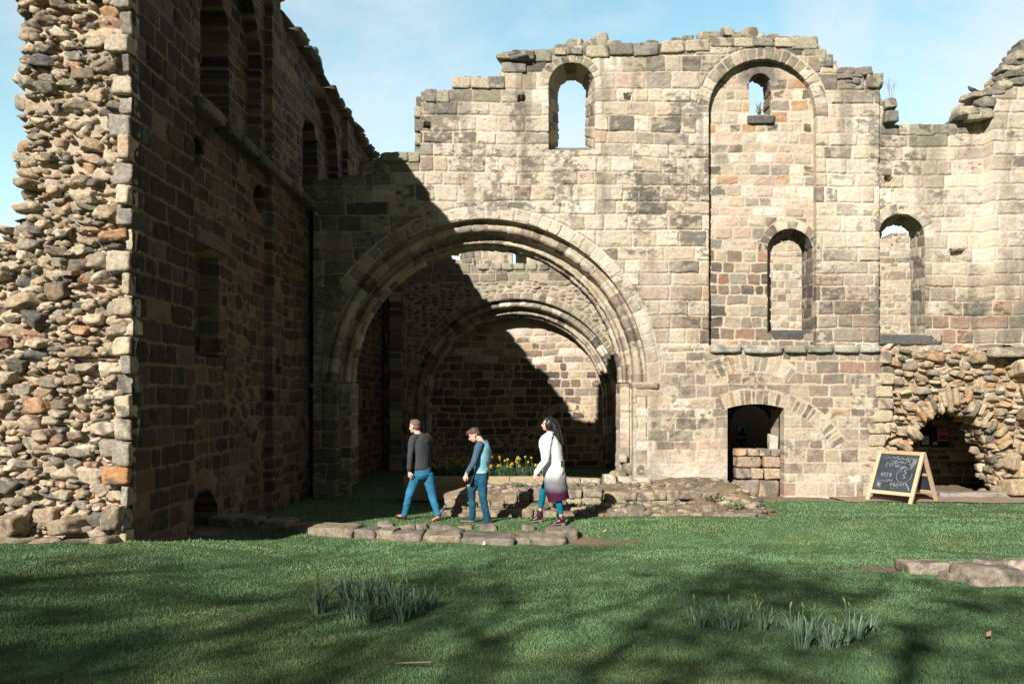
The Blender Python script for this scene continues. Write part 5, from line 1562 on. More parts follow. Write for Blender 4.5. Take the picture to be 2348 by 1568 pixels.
# ------------------------------------------------------------------ stones on the lawn, foundations
TANS = [(0.255, 0.21, 0.155), (0.225, 0.185, 0.14), (0.28, 0.23, 0.165), (0.20, 0.17, 0.135)]
def kerb():
    t = empty('stone_kerb', (-1.4, 12.6, 0.1), 'low kerb of flat weathered stones crossing the lawn in front of the walkers', 'kerb')
    rng = random.Random(501)
    L = [(590, 672, 1187, 1213), (655, 715, 1197, 1219), (708, 810, 1199, 1231), (803, 864, 1205, 1232), (858, 905, 1208, 1233), (896, 972, 1214, 1238), (970, 1058, 1216, 1241), (1054, 1184, 1221, 1249), (1180, 1226, 1222, 1248), (1216, 1306, 1222, 1249), (1250, 1328, 1206, 1236)]
    for i, (x0, x1, yt, yb) in enumerate(L):
        p = gpt((x0 + x1) / 2, yb); s = FPX / p.y
        w = (x1 - x0) / s; h = max((yb - yt) / s - 0.03, 0.12) + 0.10
        b = Bag()
        put_rock(b, rng, (p.x, p.y + 0.24, p.z + h / 2 - 0.13), (w * 1.02, 0.52, h), (rng.uniform(-.04, .04), rng.uniform(-.03, .03), rng.uniform(-.1, .1) - 0.08), 4, rng.choice(TANS), 0.72 if i < 9 else 0.5, 0.25, 8, 0.05)
        b.build('stone', M_ROCK, t)
    for x0, x1, y0, y1 in ((949, 982, 1203, 1214), (985, 1010, 1205, 1214), (1008, 1036, 1206, 1216), (1044, 1080, 1206, 1216), (1096, 1140, 1206, 1217), (1010, 1060, 1214, 1222), (905, 950, 1207, 1216), (860, 900, 1203, 1210), (1195, 1230, 1206, 1216)):
        p = gpt((x0 + x1) / 2, y1); s = FPX / p.y
        b = Bag(); w = (x1 - x0) / s
        put_rock(b, rng, (p.x, p.y + 0.15, p.z - 0.01), (w, 0.34, 0.16), None, 3, rng.choice(TANS), 0.5, 0.15, 6, 0.05)
        b.build('stone', M_ROCK, t)
    # the darker end against the left wall, in shade
    for x0, x1, y0, y1 in ((470, 540, 1178, 1206), (530, 592, 1182, 1208)):
        p = gpt((x0 + x1) / 2, y1); s = FPX / p.y
        b = Bag(); put_rock(b, rng, (p.x, p.y + 0.25, p.z + 0.02), ((x1 - x0) / s, 0.5, 0.24), (0, 0, -0.1), 4, rng.choice(TANS), 0.85, 0.15, 5, 0.035)
        b.build('stone', M_ROCK, t)
kerb()

def front_stones():
    rng = random.Random(511)
    D = [(2092, 2208, 1281, 1318, 'long flat brown foundation stone at the left end of the lawn edging', 0.45),
         (2208, 2262, 1284, 1320, 'dark squarish edging stone set behind the small rounded one', 0.4),
         (2172, 2232, 1304, 1332, 'small rounded pale stone in the lawn edging', 0.36),
         (2232, 2366, 1296, 1346, 'largest pale boulder in the lawn edging', 0.5),
         (2258, 2330, 1279, 1302, 'low stone mostly hidden behind the largest boulder', 0.36),
         (2326, 2400, 1277, 1306, 'grey stone cut by the right border behind the largest boulder', 0.36)]
    for x0, x1, yt, yb, lab, dep in D:
        p = gpt((x0 + x1) / 2, yb); s = FPX / p.y
        w = (x1 - x0) / s; h = max((yb - yt) / s - 0.02, 0.10) + 0.12
        b = Bag(); put_rock(b, rng, (p.x, p.y + dep / 2, p.z + h / 2 - 0.155), (w, dep, h), (rng.uniform(-.05, .05), rng.uniform(-.04, .04), rng.uniform(-.1, .1)), 4, rng.choice([(0.36, 0.30, 0.235), (0.31, 0.255, 0.20)]), 0.45, 0.2, 13, 0.05, 60)
        o = b.build('edging_stone', M_ROCK)
        tag(o, lab, 'stone', 'stones edging the lawn on the right')
front_stones()

def foundation():
    t = empty('foundation_ruin', (1.2, 15.6, 0.1), 'low ruined foundation of rough stones and earth behind the walkers', 'ruin')
    # earth and mortar body
    xs = np.arange(-1.75, 5.3, 0.03); ys = np.arange(14.55, 18.25, 0.03)
    X, Y = np.meshgrid(xs, ys)
    n = 0.05 * fbm(X * 2.3, Y * 2.3, 521, 4)
    left = 0.20 * sm((Y - 14.72 + n) / 0.12) + 0.22 * sm((Y - 15.12 + 2 * n) / 0.15)
    mid = 0.09 * sm((Y - 14.70 + n) / 0.15) + 0.05 * sm((Y - 15.4) / 0.4) + 0.30 * sm((Y - 15.98 + 0.3 * n) / 0.06)
    mound = 0.10 * sm((Y - 14.75 + 2 * n) / 0.3) + 0.42 * sm((Y - 15.0 + 3 * n) / 1.6)
    a = sm((X - 0.25) / 0.35); m2 = sm((X - 2.9) / 0.7)
    h = left * (1 - a) + mid * a
    h = h * (1 - m2) + mound * m2
    h = h * sm((X + 1.65 + n * 2) / 0.55) * sm((5.15 - X + 3 * n - 0.35 * (15.6 - Y).clip(0)) / 0.9)
    h = h * sm((18.3 - Y) / 0.3)
    Z = ground(X, Y) - 0.03 + h + 0.03 * fbm(X * 6, Y * 6, 522, 4) * (h > 0.02)
    c = np.array((0.21, 0.155, 0.105)) * (1 + 0.45 * fbm(X * 5, Y * 5, 523, 4))[..., None]
    mo = sm((fbm(X * 3, Y * 3, 524, 3) - 0.05) / 0.3)[..., None] * 0.6
    c = c * (1 - mo) + np.array((0.12, 0.12, 0.05)) * mo
    b = Bag(); b.add(np.stack([X, Y, Z], -1).reshape(-1, 3), gridfaces(len(ys), len(xs)).reshape(-1, 4), c.reshape(-1, 3))
    rng = random.Random(525)
    pal = [((0.30, 0.245, 0.17), 3), ((0.25, 0.2, 0.145), 3), ((0.2, 0.165, 0.12), 2), ((0.36, 0.295, 0.21), 1.5), ((0.14, 0.12, 0.095), 1.2)]
    for _ in range(420):
        x = rng.uniform(-1.6, 5.0); y = rng.uniform(14.7, 17.6)
        i = int((x + 1.75) / 0.03); j = int((y - 14.55) / 0.03)
        if h[j, i] < 0.03: continue
        w = rng.uniform(0.07, 0.30) * (0.7 if y > 16 else 1)
        put_rock(b, rng, (x, y, Z[j, i] + 0.01), (w, w * rng.uniform(0.6, 1), w * rng.uniform(0.3, 0.55)), None, 2, rcol(rng, pal), 0.3, 0.2, 8, 0.06)
    b.build('rubble_core', M_ROCK, t)
    def row(name, items, Yf, dep, col, rngseed, box=0.85, sub=4):
        rng = random.Random(rngseed); b = Bag()
        for it in items:
            x0, x1, y0, y1 = it[:4]; s = FPX / Yf
            put_rock(b, rng, ((x0 + x1) / 2 / s - PX / s, Yf + dep / 2 + rng.uniform(-.03, .03), EYE + (PY - (y0 + y1) / 2) / s), ((x1 - x0) / s * 1.01, dep, (y1 - y0) / s), (rng.uniform(-.05, .05), rng.uniform(-.04, .04), rng.uniform(-.06, .06)), sub, rng.choice(col), box, 0.12, 5, 0.035)
        return b.build(name, M_ROCK, t)
    row('front_stones', [(1013, 1035, 1170, 1198), (1034, 1078, 1176, 1200), (1076, 1110, 1172, 1198), (1108, 1144, 1168, 1196), (1142, 1177, 1167, 1194), (1176, 1224, 1168, 1193), (1224, 1246, 1172, 1193), (1244, 1278, 1171, 1191)], 14.62, 0.4, [(0.30, 0.24, 0.16), (0.26, 0.205, 0.14), (0.23, 0.19, 0.13)], 531, 0.7)
    row('middle_stones', [(1062, 1096, 1150, 1172), (1094, 1126, 1146, 1168), (1124, 1158, 1148, 1168), (1157, 1187, 1135, 1158), (1185, 1217, 1131, 1153), (1217, 1240, 1130, 1150), (1240, 1300, 1132, 1156), (1180, 1222, 1153, 1170), (1222, 1270, 1153, 1172)], 15.05, 0.42, [(0.29, 0.235, 0.16), (0.25, 0.2, 0.14), (0.21, 0.17, 0.12)], 532, 0.75)
    row('dressed_course', [(1296, 1336, 1140, 1160), (1335, 1387, 1141, 1161), (1386, 1440, 1146, 1162), (1440, 1495, 1147, 1163), (1494, 1552, 1147, 1166), (1298, 1335, 1123, 1142), (1334, 1386, 1121, 1143), (1386, 1464, 1127, 1148), (1463, 1503, 1128, 1148), (1502, 1530, 1121, 1148), (1528, 1560, 1122, 1148)], 15.9, 0.45, [(0.34, 0.285, 0.20), (0.30, 0.25, 0.175), (0.27, 0.235, 0.155)], 533, 0.93)
    row('back_stones', [(1302, 1332, 1096, 1116), (1330, 1378, 1097, 1118), (1280, 1306, 1100, 1118), (1250, 1284, 1106, 1118), (1200, 1250, 1108, 1120)], 17.1, 0.45, [(0.39, 0.335, 0.25), (0.35, 0.295, 0.215)], 534, 0.8)
    row('mound_stones', [(1560, 1610, 1124, 1146), (1606, 1650, 1128, 1148), (1648, 1700, 1138, 1160), (1600, 1640, 1148, 1166), (1690, 1742, 1158, 1180), (1560, 1600, 1150, 1168), (1640, 1690, 1160, 1178)], 15.7, 0.5, [(0.30, 0.25, 0.18), (0.25, 0.21, 0.16), (0.33, 0.28, 0.2)], 535, 0.6)
    row('low_stones', [(1299, 1345, 1176, 1194), (1345, 1390, 1178, 1194), (1395, 1440, 1172, 1192), (1438, 1480, 1158, 1192), (1484, 1540, 1180, 1195), (1545, 1600, 1176, 1196), (1604, 1650, 1182, 1196), (1655, 1740, 1178, 1196)], 14.75, 0.35, [(0.25, 0.20, 0.15), (0.30, 0.24, 0.18), (0.2, 0.165, 0.125)], 536, 0.5)
    b = Bag()
    put_rock(b, random.Random(537), W3(1046, 1146, 121) + Vector((0, 0.35, 0)), (0.5, 0.5, 0.2), (0.2, -0.35, 0.1), 4, (0.26, 0.205, 0.15), 0.7, 0.1, 6, 0.04)
    b.build('tilted_slab', M_ROCK, t)
foundation()

def foot_blocks():
    G = 'dressed stones lying at the foot of the arch'
    o = block('stone_block', (1.88, 17.45, 0.40), (0.29, 0.42, 0.44), (0.46, 0.41, 0.32), M_ROCK, None, 541, 0.03, dark=0.1)
    tag(o, 'small upright pale stone block at the foot of the arch', 'stone block', G)
    o = block('stone_block', (2.42, 17.45, 0.385), (0.77, 0.42, 0.40), (0.44, 0.38, 0.29), M_ROCK, None, 542, -0.02, dark=0.15)
    tag(o, 'long pale dressed block at the foot of the right jamb', 'stone block', G)
    b = Bag(); put_rock(b, random.Random(543), (2.18, 18.5, 0.36), (0.52, 0.5, 0.62), (0, 0, 0), 4, (0.26, 0.24, 0.13), 0.05, 0.1, 14, 0.02, 8)
    o = b.build('domed_stone', M_ROCK); tag(o, 'rounded mossy stone behind the pale dressed blocks', 'stone', G)
    rng = random.Random(544)
    for i, (x, z, w, h, lab) in enumerate(((2.42, 0.62, 0.22, 0.3, 'dark squarish stone leaning on the right jamb'), (2.34, 0.86, 0.2, 0.2, 'small pale stone wedged high against the right jamb'), (2.46, 0.30, 0.3, 0.4, 'lowest stone leaning against the right jamb beside the mossy one'))):
        b = Bag(); put_rock(b, rng, (x, 18.62, z), (w, 0.3, h), None, 3, (0.36, 0.32, 0.22), 0.7, 0.2)
        tag(b.build('loose_stone', M_ROCK), lab, 'stone', G)
foot_blocks()

# ------------------------------------------------------------------ timber bed with daffodils
M_TIMBER = flat_mat('weathered_timber', (0.30, 0.24, 0.15), rough=0.85, var=0.35, scale=7, stretch=(1, 8, 14), bump=0.4)
M_WOOD = flat_mat('board_wood', (0.42, 0.26, 0.15), rough=0.6, var=0.25, scale=6, stretch=(6, 6, 1.2), bump=0.25)
M_WOOD2 = flat_mat('pale_board_wood', (0.48, 0.35, 0.22), rough=0.6, var=0.22, scale=6, stretch=(6, 6, 1.2), bump=0.25)
M_SLATE = flat_mat('chalkboard', (0.030, 0.036, 0.044), rough=0.7, var=0.35, scale=5)
M_CHALK = flat_mat('chalk', (0.22, 0.235, 0.25), rough=0.95, var=0.6, scale=22)

def box_v(x0, x1, y0, y1, z0, z1):
    V = np.array([(x, y, z) for x in (x0, x1) for y in (y0, y1) for z in (z0, z1)], float)
    return V, np.array([(0, 1, 3, 2), (4, 6, 7, 5), (0, 4, 5, 1), (2, 3, 7, 6), (0, 2, 6, 4), (1, 5, 7, 3)])

def box_obj(name, x0, x1, y0, y1, z0, z1, mat, parent, bev=0.006):
    V, F = box_v(x0, x1, y0, y1, z0, z1)
    bm = bmesh.new(); vs = [bm.verts.new(v) for v in V]
    for f in F: bm.faces.new([vs[i] for i in f])
    bmesh.ops.recalc_face_normals(bm, faces=bm.faces)
    if bev: bmesh.ops.bevel(bm, geom=list(bm.edges), offset=bev, segments=2, affect='EDGES', profile=0.6)
    me = bpy.data.meshes.new(name); bm.to_mesh(me); bm.free()
    return link(name, me, mat, parent)

def leaf_strip(bag, base, ang, L, lean, w, col, droop=0.5, seg=5, twist=0.0):
    d = np.array((math.cos(ang), math.sin(ang), 0)); s = np.array((-math.sin(ang + twist), math.cos(ang + twist), 0))
    V = []
    for i in range(seg + 1):
        t = i / seg
        a = lean + droop * t * t
        # integrate roughly
        p = np.asarray(base) + d * L * t * math.sin(lean + droop * t * 0.5) + np.array((0, 0, 1)) * L * t * math.cos(lean + droop * t * t * 0.5)
        ww = w * (0.75 + 0.25 * math.sin(t * 3.1)) * (1 - max(0, t - 0.72) / 0.28 * 0.85)
        V += [p - s * ww / 2, p + d * ww * 0.16, p + s * ww / 2]
    F = []
    for i in range(seg):
        a = i * 3
        F += [(a, a + 1, a + 4, a + 3), (a + 1, a + 2, a + 5, a + 4)]
    bag.add(np.array(V), np.array(F), col)

def stem_tube(bag, pts, r, col, n=5):
    pts = np.array(pts, float)
    T = np.gradient(pts, axis=0); T /= np.linalg.norm(T, axis=1, keepdims=True) + 1e-9
    ref = np.array((0.3, 1, 0.1))
    A = np.cross(T, ref); A /= np.linalg.norm(A, axis=1, keepdims=True) + 1e-9
    B = np.cross(T, A)
    th = np.linspace(0, 2 * np.pi, n, endpoint=False)
    r = np.broadcast_to(np.asarray(r, float), (len(pts),))
    V = pts[:, None] + (A[:, None] * np.cos(th)[:, None] + B[:, None] * np.sin(th)[:, None]) * r[:, None, None]
    F = [(i * n + j, i * n + (j + 1) % n, (i + 1) * n + (j + 1) % n, (i + 1) * n + j) for i in range(len(pts) - 1) for j in range(n)]
    bag.add(V.reshape(-1, 3), np.array(F), col)

def daffodil_flower(bag, c, d, r=0.038):
    """six petals and a trumpet, facing d"""
    d = nrm(d); a = nrm(np.cross(d, (0.1, 0.2, 1))); b = np.cross(d, a)
    for i in range(6):
        t = i * math.pi / 3
        o = a * math.cos(t) + b * math.sin(t); q = -a * math.sin(t) + b * math.cos(t)
        V = [c, c + o * r * 0.5 + q * r * 0.33 - d * 0.004, c + o * r - d * 0.006, c + o * r * 0.5 - q * r * 0.33 - d * 0.004]
        bag.add(np.array(V), np.array([(0, 1, 2, 3)]), (0.46, 0.36, 0.04))
    n = 8; V = []
    for k, (h, rr) in enumerate(((0.0, 0.32), (0.6, 0.34), (0.85, 0.48))):
        for i in range(n):
            t = 2 * math.pi * i / n
            V.append(c + d * r * h + (a * math.cos(t) + b * math.sin(t)) * r * rr)
    F = [(k * n + i, k * n + (i + 1) % n, (k + 1) * n + (i + 1) % n, (k + 1) * n + i) for k in range(2) for i in range(n)]
    bag.add(np.array(V), np.array(F), (0.46, 0.28, 0.02))

def bed():
    t = empty('raised_bed', (-1.1, 17.5, 0), 'raised flower bed edged with weathered timber boards under the great arch', 'flower bed')
    z0 = 0.05
    for r in range(2):
        xs = [-2.62, -1.55 + 0.3 * r, -0.45 + 0.15 * r, 0.46]
        for i in range(3):
            box_obj('board', xs[i] + 0.004, xs[i + 1] - 0.004, 17.38 - 0.01 * r, 17.47, z0 + r * 0.262, z0 + 0.258 + r * 0.262, M_TIMBER, t, 0.012)
    box_obj('side_board', 0.37, 0.46, 17.474, 18.22, z0, z0 + 0.51, M_TIMBER, t, 0.012)
    box_obj('side_board', -2.62, -2.53, 17.474, 18.22, z0, z0 + 0.51, M_TIMBER, t, 0.012)
    xs = np.linspace(-2.53, 0.37, 60); ys = np.linspace(17.47, 18.24, 16)
    X, Y = np.meshgrid(xs, ys)
    c = np.array((0.05, 0.038, 0.026)) * (1 + 0.3 * fbm(X * 9, Y * 9, 3, 3))[..., None]
    link('soil', npmesh('soil', np.stack([X, Y, 0.50 + 0.03 * fbm(X * 5, Y * 5, 4, 3)], -1).reshape(-1, 3), [gridfaces(16, 60).reshape(-1, 4)], c), M_LAWN, t)
    rng = random.Random(551)
    n = 0
    for i in range(34):
        x = -2.40 + 2.7 * (i + 0.5) / 34 + rng.uniform(-.04, .04); y = 17.62 + 0.5 * ((i * 7) % 10) / 10
        lab = 'flowering daffodil plant in the raised timber bed'
        p = empty('daffodil_plant', (x, y, 0.50), lab, 'daffodils', 'daffodils in the raised bed')
        b = Bag()
        for k in range(16):
            g = rng.uniform(0.8, 1.2)
            leaf_strip(b, (rng.uniform(-.06, .06), rng.uniform(-.06, .06), -0.02), rng.uniform(0, 6.28), rng.uniform(0.24, 0.40), rng.uniform(0.05, 0.35), 0.016, (0.055 * g, 0.105 * g, 0.050 * g), rng.uniform(0.2, 0.9))
        b.build('leaves', M_LEAF, p, world=False)
        for k in range(rng.choice((1, 2, 3, 3)) if x > -1.7 else 2):
            H = rng.uniform(0.24, 0.46); dx, dy = rng.uniform(-.10, .10), rng.uniform(-.12, .08)
            b = Bag()
            stem_tube(b, [(dx * 0.3, dy * 0.3, 0), (dx * 0.7, dy * 0.7, H * 0.6), (dx, dy, H)], 0.004, (0.07, 0.13, 0.05))
            daffodil_flower(b, np.array((dx, dy - 0.02, H)), (rng.uniform(-.8, .8), -1, rng.uniform(-.3, .2)), rng.uniform(0.029, 0.038))
            b.build('flower', M_LEAF, p, world=False)
    return
bed()

# a lone daffodil by the bed's right end
def lone():
    for x, y, h, lab in ((0.62, 17.6, 0.62, 'lone daffodil with two flowers behind the woman, right of the timber bed'),):
        p = empty('daffodil_plant', (x, y, float(ground(x, y))), lab, 'daffodils')
        b = Bag(); rng = random.Random(5)
        for k in range(12):
            leaf_strip(b, (rng.uniform(-.05, .05), rng.uniform(-.05, .05), -0.02), rng.uniform(0, 6.28), rng.uniform(0.3, 0.5), rng.uniform(0.05, 0.4), 0.016, (0.05, 0.10, 0.05), 0.5)
        b.build('leaves', M_LEAF, p, world=False)
        for dx, H in ((0.02, 0.86), (0.22, 0.62)):
            b = Bag(); stem_tube(b, [(0, 0, 0), (dx * 0.6, 0, H * 0.6), (dx, 0, H)], 0.005, (0.07, 0.13, 0.05)); daffodil_flower(b, np.array((dx, -0.02, H)), (0.5, -1, 0), 0.05)
            b.build('flower', M_LEAF, p, world=False)
lone()

# ------------------------------------------------------------------ daffodil clumps in the grass
def clump(x, y, hpx, n, nb, seed, label, group, spread=0.07, dull=1.0):
    p = gpt(x, y); s = FPX / p.y; H = hpx / s
    rng = random.Random(seed)
    e = empty('daffodil_clump', p, label, 'daffodils', group)
    b = Bag()
    for k in range(int(n * 1.5)):
        g = rng.uniform(0.7, 1.25) * dull
        a = rng.uniform(0, 6.28); r = spread * math.sqrt(rng.random())
        leaf_strip(b, (r * math.cos(a), r * math.sin(a), -0.02), a + rng.uniform(-.8, .8), H * rng.uniform(0.62, 1.08), rng.uniform(0.02, 0.32), rng.uniform(0.010, 0.016), (0.185 * g, 0.28 * g, 0.185 * g), rng.uniform(-0.05, 0.9), 5, rng.uniform(-.5, .5))
    for k in range(max(2, n // 9)):   # a leaf or two bent over
        a = rng.uniform(0, 6.28)
        leaf_strip(b, (0, 0, -0.01), a, H * 0.9, 0.4, 0.012, (0.10, 0.165, 0.11), 1.5)
    b.build('leaves', M_LEAF, e, world=False)
    for k in range((nb + 1) // 2):
        b = Bag(); a = rng.uniform(0, 6.28); r = spread * rng.uniform(0.1, 1)
        bx, by = r * math.cos(a), r * math.sin(a); h = H * rng.uniform(0.8, 1.1); lx = rng.uniform(-.03, .03)
        stem_tube(b, [(bx, by, 0), (bx + lx * 0.5, by, h * 0.6), (bx + lx, by, h)], 0.0042, (0.13, 0.20, 0.09))
        q = np.array((bx + lx, by, h)); dd = nrm((rng.uniform(-.5, .5), rng.uniform(-.5, .3), 1.0))
        loft(b, [q, q + dd * 0.016, q + dd * 0.036, q + dd * 0.048], [0.004, 0.0075, 0.0065, 0.0025], (1, 0, 0), 8, 2, 0.3, (0.46, 0.40, 0.10) if rng.random() < 0.4 else (0.24, 0.30, 0.10))
        b.build('bud', M_LEAF, e, world=False)
GL = 'daffodil clumps on the lawn, left group'
GR = 'daffodil clumps on the lawn, right group'
for i, (x, y, h, n, nb, lab) in enumerate((
        (728, 1405, 84, 20, 4, 'small separate daffodil clump at the far left of its group'),
        (800, 1374, 72, 30, 3, 'daffodil clump at the back left corner of the big group'),
        (834, 1388, 78, 34, 3, 'dense daffodil clump in the back row beside the corner one'),
        (866, 1386, 82, 36, 4, 'tallest daffodil clump with yellow buds in the middle of the big group'),
        (896, 1390, 76, 32, 3, 'daffodil clump right of the tallest in the back row'),
        (808, 1418, 70, 28, 1, 'front left daffodil clump of the big group'),
        (842, 1426, 68, 26, 1, 'nearest daffodil clump, spreading, in front of the tallest'),
        (918, 1422, 84, 34, 4, 'front daffodil clump with several buds on the right of the big group'),
        (950, 1404, 64, 26, 1, 'shaded daffodil clump between the budding front one and the end'),
        (984, 1394, 56, 26, 0, 'short shaded daffodil clump at the right end of the left group'))):
    clump(x, y, h, n, nb, 600 + i, lab, GL, 0.075)
for i, (x, y, h, n, nb, lab) in enumerate((
        (1604, 1436, 60, 18, 2, 'faint daffodil clump at the left end of the right group'),
        (1655, 1437, 66, 18, 1, 'second upright daffodil clump from the left of the right group'),
        (1680, 1441, 66, 12, 0, 'thin daffodil clump close beside the second one'),
        (1728, 1420, 56, 10, 2, 'sparse daffodil clump with one tall bud behind the others'),
        (1750, 1444, 62, 16, 2, 'daffodil clump with a bent leaf left of the centre'),
        (1772, 1441, 30, 7, 0, 'tiny low daffodil tuft in the right group'),
        (1833, 1483, 82, 32, 3, 'broad pale daffodil clump at the front of the right group'),
        (1858, 1466, 72, 18, 1, 'daffodil clump tucked behind the broad front one'),
        (1902, 1486, 70, 24, 2, 'nearest daffodil clump with splayed leaves in the right group'),
        (1930, 1474, 58, 16, 0, 'low daffodil clump right of the splayed one'),
        (1958, 1464, 76, 24, 3, 'tall daffodil clump with yellow tips near the right end'),
        (1994, 1448, 58, 18, 2, 'last daffodil clump at the right end of the right group'))):
    clump(x, y, h, n, nb, 640 + i, lab, GR, 0.07)

# ------------------------------------------------------------------ chalkboard
def a_board():
    FR = Vector((8.15, 16.70, 0)); FL = Vector((7.53, 17.50, 0))
    FR.z = float(ground(FR.x, FR.y)); FL.z = FR.z
    w = (FR - FL); wd = w.length; w.normalize()
    dp = Vector((-w.y, w.x, 0)); dp = dp if dp.y > 0 else -dp
    if dp.x < 0: dp = -dp
    D = 1.15; Hh = 1.08
    t = empty('chalkboard', (FL + FR) / 2 + dp * D / 2, 'wooden A-frame chalkboard standing on the grass by the broken arch', 'sign')
    M = Matrix((( w.x, dp.x, 0, 0), (w.y, dp.y, 0, 0), (0, 0, 1, 0), (0, 0, 0, 1)))
    def leaf(sgn, mat, board_name):
        """one leaf: local x along the width, local y up the slope, local z out of the face"""
        foot = FL + (dp * (0 if sgn < 0 else D))
        top = FL + dp * (D / 2) + Vector((0, 0, Hh))
        up = (top - foot); L = up.length; up.normalize()
        out = w.cross(up) if sgn < 0 else up.cross(w)
        def piece(name, x0, x1, y0, y1, z0, z1, m, parent, bev=0.004):
            V, F = box_v(x0, x1, y0, y1, z0, z1)
            V = np.array([foot + w * v[0] + up * v[1] + out * v[2] for v in V])
            bm = bmesh.new(); vs = [bm.verts.new(v) for v in V]
            for f in F: bm.faces.new([vs[i] for i in f])
            bmesh.ops.recalc_face_normals(bm, faces=bm.faces)
            if bev: bmesh.ops.bevel(bm, geom=list(bm.edges), offset=bev, segments=2, affect='EDGES', profile=0.6)
            me = bpy.data.meshes.new(name); bm.to_mesh(me); bm.free()
            return link(name, me, m, parent)
        piece('leg', 0, 0.075, 0, L - 0.02, -0.03, 0.03, mat, t)
        piece('leg', wd - 0.075, wd, 0, L - 0.02, -0.03, 0.03, mat, t)
        piece('top_rail', 0.0755, wd - 0.0755, L - 0.10, L - 0.02, -0.027, 0.027, M_WOOD, t)
        piece('bottom_rail', 0.0755, wd - 0.0755, 0.17, 0.25, -0.027, 0.027, mat, t)
        if sgn > 0:
            piece('middle_rail', 0.0755, wd - 0.0755, 0.62, 0.68, -0.026, 0.026, mat, t)
        bd = piece(board_name, 0.0756, wd - 0.0756, 0.2505, L - 0.1005, -0.012, 0.010, M_SLATE, t, 0)
        return foot, up, out, L, bd
    foot, up, out, L, bd = leaf(-1, M_WOOD2, 'blackboard')
    leaf(1, M_WOOD2, 'blackboard')
    # chalk writing and the drawing of a cup
    rng = random.Random(561); b = Bag()
    groups = []
    def done(name):
        nonlocal b
        groups.append((name, b)); b = Bag()
    bw = wd - 0.15; bh = L - 0.355
    def Q(u, v): return np.array(foot + w * (0.0756 + u * bw) + up * (0.2505 + v * bh) + out * 0.0125)
    ww = np.array(w); uu = np.array(up); oo = np.array(out)
    def stroke(pts, r=0.0040):
        P_ = np.array([Q(*p) for p in pts])
        for a, c in zip(P_[:-1], P_[1:]):
            d = c - a; n = np.cross(oo, d); ln = np.linalg.norm(n)
            if ln < 1e-6: continue
            n = n / ln * r
            e = d / np.linalg.norm(d) * r * 0.6
            k = oo * rng.uniform(0.0, 0.0015)
            b.add(np.array([a - n - e, c - n + e, c + n + e, a + n - e]) + k, np.array([(0, 1, 2, 3)]), (0.6, 0.6, 0.6))
    def scrawl(u0, u1, v, h, n):
        pts = []
        for i in range(n):
            pts.append((u0 + (u1 - u0) * i / (n - 1) + rng.uniform(-.012, .012), v + h * (rng.random() - 0.5) * (1.2 if i % 2 else 0.9)))
        if len(pts) > 1: stroke(pts)
    LET = {'B': [[(0, 0), (0, 1), (.6, .9), (.55, .55), (0, .5), (.7, .35), (.6, .02), (0, 0)]], 'E': [[(.7, 1), (0, 1), (0, 0), (.7, 0)], [(0, .5), (.5, .5)]], 'R': [[(0, 0), (0, 1), (.6, .9), (.6, .55), (0, .5), (.7, 0)]], 'C': [[(.7, .9), (.3, 1), (0, .6), (0, .3), (.3, 0), (.7, .1)]], 'A': [[(0, 0), (.35, 1), (.7, 0)], [(.15, .4), (.55, .4)]], 'F': [[(0, 0), (0, 1), (.65, 1)], [(0, .55), (.5, .55)]]}
    def word(tx, u, v, s, sk=0.0):
        for ch in tx:
            for st in LET[ch]: stroke([(u + x * s * 0.9, v + y * s * 1.25 + x * sk) for x, y in st])
            u += s * 1.05
    scrawl(0.14, 0.86, 0.90, 0.10, 30)
    done('chalk_heading')
    scrawl(0.30, 0.90, 0.80, 0.10, 24)
    done('chalk_heading')
    word('CAFE', 0.20, 0.68, 0.075, -0.02)
    done('chalk_word')
    scrawl(0.46, 0.74, 0.68, 0.10, 14)
    done('chalk_word')
    word('BEER', 0.14, 0.40, 0.07, -0.02)
    done('chalk_word')
    scrawl(0.18, 0.46, 0.29, 0.10, 16)
    done('chalk_line')
    scrawl(0.42, 0.80, 0.20, 0.08, 18)
    done('chalk_word')
    for i in range(4): stroke([(0.08, 0.10 + 0.05 * i), (0.20, 0.22 - 0.05 * i)])
    stroke([(0.14, 0.06), (0.14, 0.26)])
    done('chalk_ornament')
    stroke([(0.46, 0.08), (0.46, 0.26)]); stroke([(0.53, 0.08), (0.53, 0.26)]); stroke([(0.42, 0.18), (0.58, 0.17)]); stroke([(0.62, 0.10), (0.62, 0.2)])
    done('chalk_ornament')
    cu = [(0.72 + 0.19 * math.cos(a), 0.46 + 0.21 * math.sin(a)) for a in np.linspace(2.6, 6.6, 22)]; stroke(cu)
    stroke([(0.78, 0.64), (0.70, 0.58), (0.76, 0.52), (0.70, 0.46), (0.76, 0.40), (0.70, 0.36)], 0.006)
    stroke([(0.58, 0.62), (0.66, 0.66), (0.60, 0.56)])
    for i in range(5): stroke([(0.78 + 0.03 * i, 0.26 - 0.03 * i), (0.86 + 0.02 * i, 0.20 - 0.04 * i)], 0.006)
    for i in range(4): stroke([(0.86 + 0.03 * i, 0.92), (0.84 + 0.03 * i, 0.62 + 0.05 * i)], 0.005)
    done('chalk_drawing')
    for nm, g in groups: g.build(nm, M_CHALK, bd, smooth=False)
a_board()

